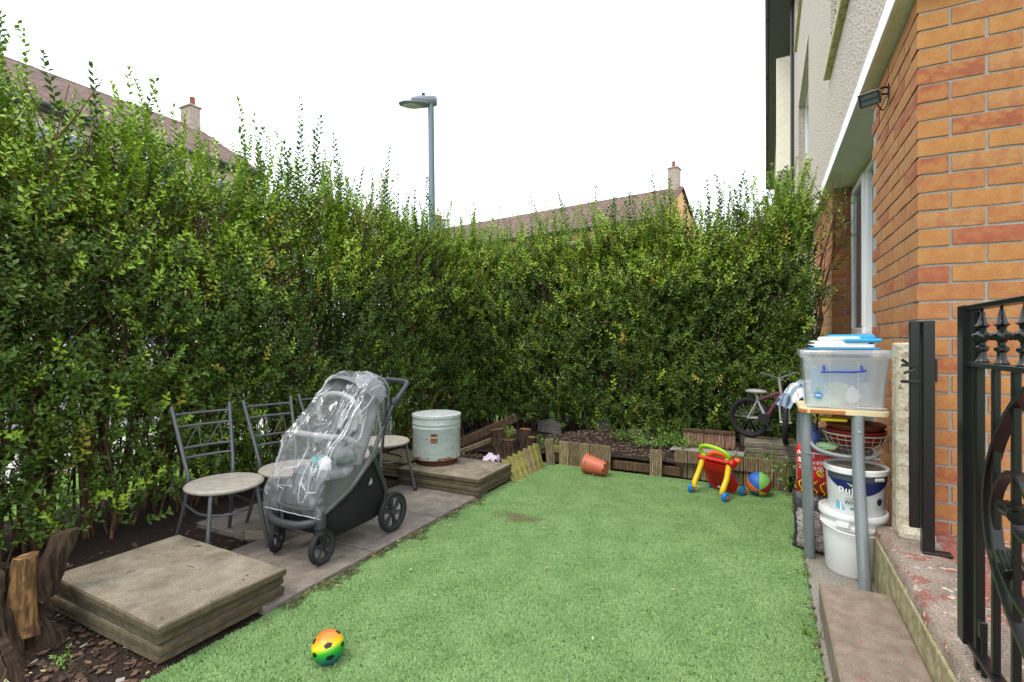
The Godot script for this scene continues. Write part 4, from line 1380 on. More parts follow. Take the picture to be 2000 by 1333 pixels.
	var fold := FastNoiseLite.new()
	fold.seed = 18; fold.frequency = 5.0; fold.fractal_type = FastNoiseLite.FRACTAL_RIDGED; fold.fractal_octaves = 2
	var shape := func(u, v):
		var f := front.sample_baked(u * front.get_baked_length(), true)
		var sd := side.sample_baked(u * side.get_baked_length(), true)
		var a = PI * v
		var cx := signf(cos(a)) * pow(absf(cos(a)), 0.45)
		var k := pow(maxf(sin(a), 0.0), 0.5)
		var w := lerpf(0.185, 0.21, sin(u * PI)) * lerpf(1.0, 0.88, smoothstep(0.0, 0.35, k) * (1.0 - smoothstep(0.12, 0.3, u)))
		var p := V(-cx * w, lerpf(sd.y, f.y, k), lerpf(sd.x, f.x, k))
		var out := V(-cx, 0.5 * k, 0.7 * k).normalized()
		var q := V(p.x * 2.2, p.y * 0.55, p.z * 0.9)
		return p + out * (0.020 * fold.get_noise_3dv(q * V(1.2, 0.6, 0.6)) + 0.011 * cr.get_noise_3dv(p * V(1.6, 0.7, 0.9)))
	b = MB.new()
	b.sheet(190, 150, shape)
	var cover := part("rain_cover", b, M.clear_sheet, t)
	for k in 40:
		b = MB.new()
		var u0 := rf(0.12, 0.75); var u1 := u0 + rf(0.08, 0.24)
		var v0 := rf(0.22, 0.9); var dv := rf(-0.06, 0.06)
		if k % 3 == 0:
			u0 = rf(0.72, 0.93); u1 = u0 + rf(0.02, 0.07); dv = rf(-0.2, 0.2)
		var run := []; var rads := []
		for i in 15:
			var f := i / 14.0
			run.append(shape.call(lerpf(u0, u1, f), clampf(v0 + dv * f + 0.012 * sin(f * 7.0 + k), 0.02, 0.98)))
			rads.append(0.0006 + (0.003 + 0.006 * fposmod(k * 0.37, 1.0)) * sin(PI * f))
		b.tube(run, rads, 8, false, 0.45)
		part("fold", b, M.clear_fold, cover)
	b = MB.new()
	var hem := []
	for k in 41: hem.append(shape.call(1.0, k / 40.0))
	b.tube(hem, 0.003, 5)
	part("cover_hem", b, M.clear_hem, cover)
	b = MB.new()
	var band := []
	for k in 41: band.append(shape.call(0.19, k / 40.0) * V(1.02, 1.004, 1.0))
	b.tube(band, 0.009, 6, false, 0.35)
	part("cover_band", b, M.black_dull, cover)

func wheel(t: Node3D, at: Vector3, r: float, w: float, called: String, spokes: int) -> Node3D:
	# axle along local x
	var o := Node3D.new()
	o.name = called
	t.add_child(o, true)
	o.position = at
	var ax := Transform3D(Basis(V(0, 1, 0), V(1, 0, 0), V(0, 0, -1)), Vector3.ZERO)
	var b := MB.new()
	b.lathe([Vector2(r * 0.80, -w * 0.42), Vector2(r * 0.93, -w / 2), Vector2(r * 0.985, -w * 0.3), Vector2(r, 0), Vector2(r * 0.985, w * 0.3), Vector2(r * 0.93, w / 2), Vector2(r * 0.80, w * 0.42), Vector2(r * 0.78, 0), Vector2(r * 0.80, -w * 0.42)], 36, ax)
	part("tyre", b, M.rubber, o)
	b = MB.new()
	b.lathe([Vector2(r * 0.70, -w * 0.3), Vector2(r * 0.81, -w * 0.4), Vector2(r * 0.81, w * 0.4), Vector2(r * 0.70, w * 0.3), Vector2(r * 0.70, -w * 0.3)], 32, ax)
	for k in spokes:
		var a := TAU * k / spokes + 0.3
		for d in [-0.13, 0.13]:
			b.bar(V(0, sin(a + d * 0.4), cos(a + d * 0.4)) * r * 0.15, V(0, sin(a + d), cos(a + d)) * r * 0.74, w * 0.5, r * 0.07, 0.001, V(1, 0, 0))
	b.lathe([Vector2(0, -w * 0.55), Vector2(r * 0.17, -w * 0.5), Vector2(r * 0.2, 0), Vector2(r * 0.17, w * 0.5), Vector2(0, w * 0.55)], 18, ax)
	part("rim", b, M.grey_plastic, o)
	return o

func bin():
	var t := thing("metal_bin", "pale grey green enamelled metal bin with rusty foot on the rear slab stack", "bin", V(-2.55, 0.1535, -3.54))
	var b := MB.new()
	var R := 0.205
	b.lathe([Vector2(R - 0.012, 0.045), Vector2(R, 0.05), Vector2(R, 0.30), Vector2(R + 0.005, 0.31), Vector2(R, 0.32), Vector2(R, 0.335), Vector2(R + 0.005, 0.345), Vector2(R, 0.355), Vector2(R, 0.40)], 40, Transform3D.IDENTITY, true)
	part("drum", b, M.bin_paint, t)
	b = MB.new()
	b.lathe([Vector2(R, 0.396), Vector2(R + 0.007, 0.398), Vector2(R + 0.007, 0.418), Vector2(R, 0.422), Vector2(R * 0.9, 0.425), Vector2(R * 0.5, 0.432), Vector2(0, 0.434)], 40)
	part("lid", b, M.bin_lid, t)
	b = MB.new()
	b.lathe([Vector2(0, 0.0), Vector2(R - 0.03, 0.0), Vector2(R - 0.024, 0.045), Vector2(0, 0.05)], 30)
	part("foot_ring", b, M.rust, t)
	for a in [3.9, 0.75]:
		b = MB.new()
		var c := V(cos(a), 0, -sin(a)) * (R + 0.004)
		var tan := V(-sin(a), 0, -cos(a))
		b.tube(smooth_path([c + V(0, 0.29, 0), c * 1.08 + V(0, 0.27, 0) , c * 1.1 + V(0, 0.22, 0), c * 1.08 + V(0, 0.17, 0), c + V(0, 0.15, 0)], 4), 0.006, 6)
		part("handle", b, M.rust, t)
	# maker's plate, worn
	var dir := V(0.75, 0, 1.0).normalized()
	var sx := V(dir.z, 0, -dir.x)
	b = MB.new()
	var pf := func(u, v):
		var a: float = atan2(dir.x, dir.z) + (u - 0.5) * 0.27 - 0.12
		return V(sin(a) * (R + 0.003), 0.20 + v * 0.075, cos(a) * (R + 0.003))
	b.sheet(8, 4, pf, true)
	var pl := part("maker_plate", b, M.plate, t)

func toys():
	# rainbow football
	var b := MB.new()
	b.ball(Vector3.ZERO, V(0.059, 0.059, 0.059), Basis.IDENTITY, 40, 26, true)
	var o := single("football", b, M.football, "small football shading from orange through yellow to green with black pentagons", "ball", V(-1.455, 0.058, -1.335), 0.7)
	o.rotation = V(-0.25, 0.9, 0.15)
	# six-panel ball beside the walker
	var t := thing("play_ball", "multicoloured six panel play ball resting against the baby walker", "ball", V(-0.05, 0.092, -4.30))
	var pole := V(0.02, -0.30, 0.95).normalized()
	var px := Vector3.UP.cross(pole).normalized()
	t.basis = Basis(px, pole, px.cross(pole)) * Basis(Vector3.UP, -0.52)
	var pc := [C(150, 34, 46), C(112, 176, 84), C(30, 92, 176), C(220, 112, 44), C(66, 100, 124), C(212, 184, 60)]
	for k in 6:
		b = MB.new()
		b.sheet(8, 18, func(u, v):
			var a: float = TAU * (k + u * 0.985) / 6.0
			var e: float = PI * (v - 0.5)
			return V(cos(a) * cos(e), sin(e), -sin(a) * cos(e)) * 0.09)
		part("panel", b, plain(pc[k], 0.5), t)
	# baby walker
	t = thing("baby_walker", "red and yellow plastic baby walker with green handle and blue wheels", "baby walker", V(-0.335, 0.0, -4.20))
	var r := V(0.88, 0, 0.475); var f := V(0.475, 0, -0.88)
	var P := func(a: float, y: float, c: float): return r * a + f * c + V(0, y, 0)
	var yellow := plain(C(232, 190, 20), 0.3); var red := plain(C(198, 26, 24), 0.3); var green := plain(C(150, 200, 34), 0.3)
	var blue := plain(C(26, 118, 186), 0.35); var orange := plain(C(232, 100, 30), 0.3)
	for s in [-1.0, 1.0]:
		b = MB.new()
		b.tube(smooth_path([P.call(0.115 * s, 0.052, -0.135), P.call(0.122 * s, 0.085, -0.13), P.call(0.122 * s, 0.15, -0.085), P.call(0.118 * s, 0.20, -0.06), P.call(0.112 * s, 0.27, -0.03)], 5), lerp_list([0.017, 0.021, 0.020, 0.021, 0.022], 5), 12)
		part("leg", b, yellow, t)
		# wheels
		for z in [-0.135, 0.12]:
			b = MB.new()
			var ax := Transform3D(Basis(f, r, f.cross(r)), P.call((0.145 if z < 0 else 0.13) * s, 0.036, z))
			b.lathe([Vector2(0, -0.019), Vector2(0.024, -0.019), Vector2(0.033, -0.012), Vector2(0.036, 0.0), Vector2(0.033, 0.012), Vector2(0.024, 0.019), Vector2(0, 0.019)], 24, ax)
			for k in 12:
				var a := TAU * k / 12
				b.box(ax * V(cos(a) * 0.034, 0, sin(a) * 0.034), V(0.008, 0.02, 0.006), 0.001, ax.basis * Basis(Vector3.UP, -a))
			var w := part("wheel", b, blue, t)
			b = MB.new()
			b.lathe([Vector2(0, -0.022), Vector2(0.014, -0.022), Vector2(0.015, 0), Vector2(0.014, 0.022), Vector2(0, 0.022)], 14, ax)
			part("hub", b, orange, w)
	# activity panel, sloping down to the front wheels
	b = MB.new()
	var bsx := Basis(r, (f * 0.55 + V(0, -1, 0)).normalized() * -1.0, r.cross((f * 0.55 + V(0, -1, 0)).normalized() * -1.0))
	var poly := PackedVector2Array([Vector2(-0.09, -0.13), Vector2(0.09, -0.13), Vector2(0.115, -0.09), Vector2(0.115, 0.09), Vector2(0.10, 0.13), Vector2(-0.10, 0.13), Vector2(-0.115, 0.09), Vector2(-0.115, -0.09)])
	b.prism(poly, 0.04, Transform3D(bsx, P.call(0, 0.15, 0.045)))
	var pan := part("activity_panel", b, red, t)
	b = MB.new()
	b.prism(PackedVector2Array([Vector2(-0.07, -0.10), Vector2(0.07, -0.10), Vector2(0.085, 0.07), Vector2(-0.085, 0.07)]), 0.006, Transform3D(bsx, P.call(0, 0.15, 0.045) + bsx.z * 0.038))
	part("panel_recess", b, plain(C(150, 18, 18), 0.4), pan)
	b = MB.new()
	b.box(P.call(0, 0.15, 0.045) + bsx * V(0, -0.10, 0.045), V(0.08, 0.018, 0.012), 0.005, bsx)
	part("label_strip", b, plain(C(150, 200, 205), 0.4), pan)
	for k in 5:
		b = MB.new()
		b.ball(P.call(0, 0.15, 0.045) + bsx * V([-0.07, 0.0, 0.07, -0.04, 0.05][k], [0.06, 0.04, 0.07, -0.03, -0.04][k], -0.008), Vector3.ONE * 0.021, Basis.IDENTITY, 12, 8)
		part("button", b, [yellow, plain(C(240, 240, 236), 0.3), green, blue, orange][k], pan)
	b = MB.new()
	b.box(P.call(0, 0.277, -0.035), V(0.27, 0.028, 0.07), 0.012, Basis(r, Vector3.UP, r.cross(Vector3.UP)))
	for s in [-1.0, 1.0]: b.ball(P.call(0.13 * s, 0.268, -0.02), V(0.034, 0.036, 0.04), Basis(r, Vector3.UP, r.cross(Vector3.UP)), 14, 10)
	part("top_deck", b, red, t)
	b = MB.new()
	b.tube(smooth_path([P.call(-0.10, 0.29, -0.03), P.call(-0.125, 0.325, -0.045), P.call(-0.11, 0.362, -0.06), P.call(-0.05, 0.378, -0.07), P.call(0.03, 0.372, -0.07), P.call(0.09, 0.352, -0.06), P.call(0.118, 0.32, -0.045), P.call(0.105, 0.288, -0.03)], 5), 0.0155, 12)
	part("handle", b, green, t)
	for s in [-1.0, 1.0]:
		b = MB.new()
		b.lathe([Vector2(0.024, 0), Vector2(0.026, 0.006), Vector2(0.018, 0.014), Vector2(0.0, 0.014)], 16, Transform3D(Basis.IDENTITY, P.call(0.103 * s, 0.289, -0.03)))
		part("handle_collar", b, green, t)
	b = MB.new()
	b.tube(smooth_path([P.call(-0.085, 0.292, -0.0), P.call(-0.04, 0.315, 0.015), P.call(0.03, 0.315, 0.015), P.call(0.085, 0.295, 0.0)], 5), 0.02, 10)
	b.ball(P.call(0.145, 0.285, 0.02), V(0.03, 0.022, 0.026), Basis.IDENTITY, 12, 8)
	part("phone_rest", b, orange, t)
	# plant pot on its side
	t = thing("plant_pot", "terracotta coloured plastic plant pot lying on its side on the turf", "plant pot", V(-1.355, 0.084, -4.285))
	var py := V(0.98, -0.14, 0.12).normalized()
	var pz := V(0, 0, 1).cross(py).cross(py).normalized() * -1.0
	t.basis = Basis(py.cross(pz), py, pz)
	b = MB.new()
	b.lathe([Vector2(0, 0.092), Vector2(0.058, 0.090), Vector2(0.079, -0.076), Vector2(0.085, -0.102), Vector2(0.089, -0.10), Vector2(0.087, -0.078), Vector2(0.082, -0.075), Vector2(0.062, 0.094), Vector2(0.056, 0.10), Vector2(0.0, 0.10)], 40)
	part("shell", b, plain(C(186, 98, 68), 0.45), t)
	for k in 8:
		b = MB.new()
		var a := TAU * k / 8
		b.box(V(cos(a) * 0.0615, 0.094, -sin(a) * 0.0615), V(0.006, 0.016, 0.016), 0.001, Basis(Vector3.UP, a))
		part("drain_slot", b, plain(C(60, 30, 22), 0.9), t)

func more_materials():
	var streak := noise(24, 4, 6, 512, FastNoiseLite.TYPE_SIMPLEX_SMOOTH, 9.0)
	var n1 := noise(6, 5, 61)
	var n2 := noise(30, 4, 62)
	var grain := noise(150, 2, 4)
	var tg := noise(40, 4, 52, 512, FastNoiseLite.TYPE_SIMPLEX_SMOOTH, 12.0)
	var tgv := noise(40, 4, 52, 512, FastNoiseLite.TYPE_SIMPLEX_SMOOTH, 12.0)
	tgv.rotate_90(CLOCKWISE)
	M.timber_pink = []
	for t in [[C(140, 108, 88), C(176, 142, 120)], [C(128, 100, 82), C(168, 134, 112)]]:
		M.timber_pink.append(surf(paint([[tgv, [[0.2, t[0].darkened(0.3)], [0.5, t[0]], [0.8, t[1]]]]]), 1.7, 0.92, tgv, 0.2, false))
	M.timber_grey = surf(paint([[tg, [[0.2, C(92, 84, 72)], [0.5, C(124, 116, 102)], [0.8, C(150, 142, 126)]]], [n1, [[0.55, C(96, 98, 66, 0)], [0.8, C(96, 98, 66, 130)]]]]), 1.7, 0.95, tg, 0.3, false)
	M.weed = M.leaf.duplicate()
	M.weed.albedo_color = Color(0.13, 0.26, 0.035).linear_to_srgb()
	M.stroller_frame = plain(C(62, 63, 65), 0.4, 0.3)
	M.stroller_grip = plain(C(58, 61, 72), 0.55)
	M.clear_sheet = plain(Color(0.90, 0.92, 0.95, 0.10), 0.06, 0.0, 1.0)
	M.clear_sheet.transparency = BaseMaterial3D.TRANSPARENCY_ALPHA
	M.clear_fold = plain(Color(0.92, 0.93, 0.96, 0.2), 0.08, 0.0, 1.0)
	M.clear_fold.transparency = BaseMaterial3D.TRANSPARENCY_ALPHA
	M.clear_hem = plain(Color(0.8, 0.82, 0.84, 0.5), 0.2)
	M.clear_hem.transparency = BaseMaterial3D.TRANSPARENCY_ALPHA
	M.bin_lid = surf(paint([[n1, [[0.2, C(164, 172, 172)], [0.8, C(188, 194, 192)]]], [n2, [[0.7, C(120, 110, 96, 0)], [0.85, C(120, 106, 90, 160)]]]]), 2.0, 0.45)
	# enamel with rust creeping up from the bottom edge
	var w := 512; var h := 256
	var im := Image.create(w, h, false, Image.FORMAT_RGB8)
	var no := FastNoiseLite.new()
	no.seed = 64; no.frequency = 0.02; no.fractal_octaves = 5
	for y in h:
		for x in w:
			var a := TAU * x / w
			var n := no.get_noise_3d(cos(a) * 80, sin(a) * 80, y * 1.4)
			var c := Color8(158, 170, 166).lerp(Color8(174, 185, 180), 0.5 + n)
			var edge := 1.0 - float(y) / h
			var r := edge - 0.03 - 0.13 * n
			if r < 0.0: c = Color8(92, 58, 42).lerp(Color8(140, 96, 66), 0.5 + 2.0 * no.get_noise_2d(x * 4, y * 4))
			elif r < 0.03: c = c.lerp(Color8(150, 120, 90), 0.6)
			if no.get_noise_2d(x * 2.2 + 900, y * 2.2) > 0.58: c = Color8(96, 74, 60)
			im.set_pixel(x, y, c)
	M.bin_paint = plain(Color.WHITE, 0.4)
	M.bin_paint.albedo_texture = ImageTexture.create_from_image(im)
	# worn maker's plate
	im = Image.create(64, 64, false, Image.FORMAT_RGB8)
	for y in 64:
		for x in 64:
			var n := no.get_noise_2d(x * 9, y * 9)
			var c := Color8(86, 62, 38).lerp(Color8(120, 88, 54), 0.5 + n)
			if y > 20 and y < 30: c = Color8(190, 118, 56).lerp(Color8(214, 190, 150), clampf(0.5 + 2 * n, 0, 1))
			if y < 14 and absf(x - 32) < 20 - y * 0.3 and n > -0.1: c = Color8(60, 52, 40)
			if y > 50 and y < 54 and n > -0.2: c = Color8(170, 140, 100)
			im.set_pixel(x, y, c)
	M.plate = plain(Color.WHITE, 0.6)
	M.plate.albedo_texture = ImageTexture.create_from_image(im)
	# printed football
	var ic := []
	var g := (1.0 + sqrt(5.0)) / 2.0
	for a in [-1.0, 1.0]:
		for b in [-g, g]:
			ic.append(V(0, a, b).normalized()); ic.append(V(a, b, 0).normalized()); ic.append(V(b, 0, a).normalized())
	im = Image.create(512, 256, false, Image.FORMAT_RGB8)
	var ramp := grad([[0.0, C(20, 80, 120)], [0.18, C(20, 120, 70)], [0.45, C(40, 160, 40)], [0.6, C(150, 190, 30)], [0.72, C(232, 204, 26)], [0.86, C(238, 170, 36)], [1.0, C(232, 116, 44)]])
	for y in 256:
		for x in 512:
			var e := PI * (0.5 - (y + 0.5) / 256.0)
			var a := TAU * (x + 0.5) / 512.0
			var d := V(cos(a) * cos(e), sin(e), -sin(a) * cos(e))
			var c: Color = ramp[int(clampf(d.y * 0.5 + 0.5, 0, 1) * 255)]
			for p in ic:
				if d.dot(p) > 0.93:
					var u: Vector3 = (p.cross(V(0.3, 1, 0.2))).normalized()
					var v: Vector3 = p.cross(u)
					var nb: Vector3 = ic[0]
					for q in ic:
						if q != p and q.dot(p) > 0.3: nb = q
					var nu = (nb - p * nb.dot(p)).normalized()
					var t = (d - p * d.dot(p))
					var ang := fposmod(atan2(t.dot(p.cross(nu)), t.dot(nu)) + PI / 5.0, TAU / 5.0) - PI / 5.0
					if t.length() * cos(ang) < 0.21: c = C(18, 18, 18)
			im.set_pixel(x, y, c)
	M.football = plain(Color.WHITE, 0.38)
	M.football.albedo_texture = ImageTexture.create_from_image(im)
	M.clear_box = plain(Color(0.90, 0.92, 0.95, 0.26), 0.18, 0.0, 0.8)
	M.clear_box.transparency = BaseMaterial3D.TRANSPARENCY_ALPHA
	# checked cloth
	im = Image.create(128, 128, false, Image.FORMAT_RGB8)
	for y in 128:
		for x in 128:
			var a := 1 if x % 42 < 15 else 0
			var b := 1 if y % 42 < 15 else 0
			var c: Color = [C(206, 212, 216), C(130, 150, 170), C(66, 78, 94)][a + b]
			if x % 42 == 28 or y % 42 == 28: c = C(184, 120, 110)
			im.set_pixel(x, y, c)
	M.check = plain(Color.WHITE, 0.95)
	M.check.albedo_texture = ImageTexture.create_from_image(im)
	# printed sacks
	im = Image.create(256, 256, false, Image.FORMAT_RGB8)
	for y in 256:
		for x in 256:
			var c := C(206, 22, 18)
			if y > 150:
				var k := fposmod(float(x) * 0.9 + 16.0 * sin(y * 0.075) + (y - 150) * 0.35, 42.0)
				var lim := 150.0 + 26.0 * absf(sin(x * 0.09))
				if y > lim:
					if k < 5: c = C(20, 12, 10)
					elif k < 14: c = C(240, 196, 30)
					elif k < 18: c = C(20, 12, 10)
					else: c = C(150, 24, 16)
			im.set_pixel(x, y, c)
	M.charcoal = plain(Color.WHITE, 0.3)
	M.charcoal.albedo_texture = ImageTexture.create_from_image(im)
	im = Image.create(256, 256, false, Image.FORMAT_RGB8)
	var cell := FastNoiseLite.new()
	cell.seed = 12; cell.noise_type = FastNoiseLite.TYPE_CELLULAR; cell.frequency = 0.028; cell.cellular_jitter = 0.8
	cell.cellular_return_type = FastNoiseLite.RETURN_DISTANCE2_SUB
	var cid := cell.duplicate()
	cid.cellular_return_type = FastNoiseLite.RETURN_CELL_VALUE
	for y in 256:
		for x in 256:
			var c := C(34, 34, 38).lerp(C(78, 78, 84), 0.5 + 0.5 * no.get_noise_2d(x * 6, y * 6))
			if y > 60 and x > 40 and x < 236 and y < 240:
				var e := cell.get_noise_2d(x, y * 1.4)
				var k = cid.get_noise_2d(x, y * 1.4)
				if e > -0.86: c = [C(196, 178, 188), C(170, 150, 152), C(206, 202, 200), C(140, 90, 96), C(186, 180, 176)][int(absf(k) * 997.0) % 5].darkened(0.12 * absf(no.get_noise_2d(x * 4, y * 4)))
				else: c = C(44, 30, 34)
			im.set_pixel(x, y, c)
	M.pebble = plain(Color.WHITE, 0.35)
	M.pebble.albedo_texture = ImageTexture.create_from_image(im)

func words(parent: Node, called: String, txt: String, size: float, m: Material, f: Callable, bold := false, serif := false):
	# flat lettering laid on a surface; f takes (x, y) in metres from the text's centre
	var tm := TextMesh.new()
	var fnt := SystemFont.new()
	fnt.font_names = PackedStringArray(["Droid Serif" if serif else "Droid Sans"])
	if bold: fnt.font_weight = 700
	tm.font = fnt
	tm.text = txt
	tm.font_size = 48
	tm.pixel_size = size / 34.0
	tm.depth = 0.0
	tm.curve_step = 1.0
	var st := SurfaceTool.new()
	st.begin(Mesh.PRIMITIVE_TRIANGLES)
	for s in tm.get_surface_count():
		var a := tm.surface_get_arrays(s)
		var vs: PackedVector3Array = a[Mesh.ARRAY_VERTEX]
		var ix: PackedInt32Array = a[Mesh.ARRAY_INDEX] if a[Mesh.ARRAY_INDEX] != null else PackedInt32Array(range(vs.size()))
		for i in ix: st.add_vertex(f.call(vs[i].x, vs[i].y))
	st.generate_normals()
	put(called, st.commit(), m, parent)

func bicycle():
	var t := thing("child_bicycle", "small grey and faded pink child's bicycle on the timber stack by the hedge", "bicycle", V(-0.12, 0.288, -5.2))
	var fw := V(0.56, 0, 0.50)
	var dir := V(0.80, 0, 0.25).normalized()
	var bike_wheel := func(at: Vector3, axle: Vector3, called: String):
		var o := Node3D.new()
		o.name = called
		t.add_child(o, true)
		o.position = at
		var y := axle.normalized()
		var x := y.cross(Vector3.UP).normalized()
		o.basis = Basis(x, y, x.cross(y))
		var b := MB.new()
		var loop := []
		for k in 36: loop.append(V(cos(TAU * k / 36), 0, sin(TAU * k / 36)) * 0.168)
		b.tube(loop, 0.022, 8, true)
		part("tyre", b, M.rubber, o)
		b = MB.new()
		for k in 36: loop[k] = V(cos(TAU * k / 36), 0, sin(TAU * k / 36)) * 0.145
		b.tube(loop, 0.006, 6, true)
		part("rim", b, M.black_dull, o)
		b = MB.new()
		for k in 18:
			var a := TAU * k / 18
			b.tube([V(0, 0.018 * (1 if k % 2 else -1), 0), V(cos(a), 0, sin(a)) * 0.145], 0.0012, 4)
		b.tube([V(0, -0.045, 0), V(0, 0.045, 0)], 0.012, 8)
		part("spokes", b, plain(C(170, 170, 172), 0.3, 0.8), o)
	bike_wheel.call(V(-0.02, 0.192, 0), V(-0.35, 0, 1), "rear_wheel")
	bike_wheel.call(V(0.27, 0.192, 0.22), V(1, 0, 0.03), "front_wheel")
	var white := plain(C(164, 160, 160), 0.4); var pink := plain(C(128, 70, 96), 0.4)
	var hub := V(-0.02, 0.192, 0)
	var bb := V(0.12, 0.20, 0.08)
	var st := V(0.05, 0.36, 0.03)
	var hd := V(0.24, 0.44, 0.19)
	var b := MB.new()
	for s in [-0.04, 0.04]:
		b.tube([hub + V(-0.35, 0, 1) * s, bb + V(-0.35, 0, 1) * s * 0.4], 0.008, 7)
		b.tube([hub + V(-0.35, 0, 1) * s, st + V(-0.35, 0, 1) * s * 0.3], 0.007, 7)
	b.tube([bb, st, st + V(-0.01, 0.05, 0)], 0.014, 8)
	part("rear_frame", b, white, t)
	b = MB.new()
	b.tube([bb, hd], 0.016, 8)
	b.tube([st, hd + V(0, 0.02, 0)], 0.013, 8)
	part("frame", b, pink, t)
	b = MB.new()
	for s in [-0.035, 0.035]: b.tube([V(0.27 + s, 0.192, 0.22), V(0.255 + s, 0.40, 0.2), hd], 0.009, 7)
	b.tube([hd, hd + V(-0.02, 0.14, -0.01)], 0.012, 8)
	part("fork", b, white, t)
	b = MB.new()
	var hb := hd + V(-0.02, 0.14, -0.01)
	b.tube(smooth_path([hb + V(-0.14, 0.05, 0.10), hb + V(-0.06, 0.02, 0.04), hb, hb + V(0.06, 0.02, -0.05), hb + V(0.14, 0.05, -0.13)], 4), 0.009, 7)
	part("handlebar", b, plain(C(180, 182, 184), 0.3, 0.7), t)
	b = MB.new()
	b.ball(st + V(-0.015, 0.08, -0.005), V(0.10, 0.024, 0.055), Basis(Vector3.UP, -0.35), 16, 8)
	part("saddle", b, white, t)
	b = MB.new()
	b.lathe([Vector2(0, -0.004), Vector2(0.05, -0.004), Vector2(0.05, 0.004), Vector2(0, 0.004)], 20, Transform3D(Basis(Vector3.RIGHT, PI / 2), bb + V(-0.02, 0, 0.045)))
	b.bar(bb + V(-0.02, 0, 0.05), bb + V(0.03, -0.09, 0.06), 0.014, 0.01, 0.002)
	b.box(bb + V(0.03, -0.09, 0.09), V(0.06, 0.016, 0.05), 0.004)
	part("crank", b, M.black_dull, t)

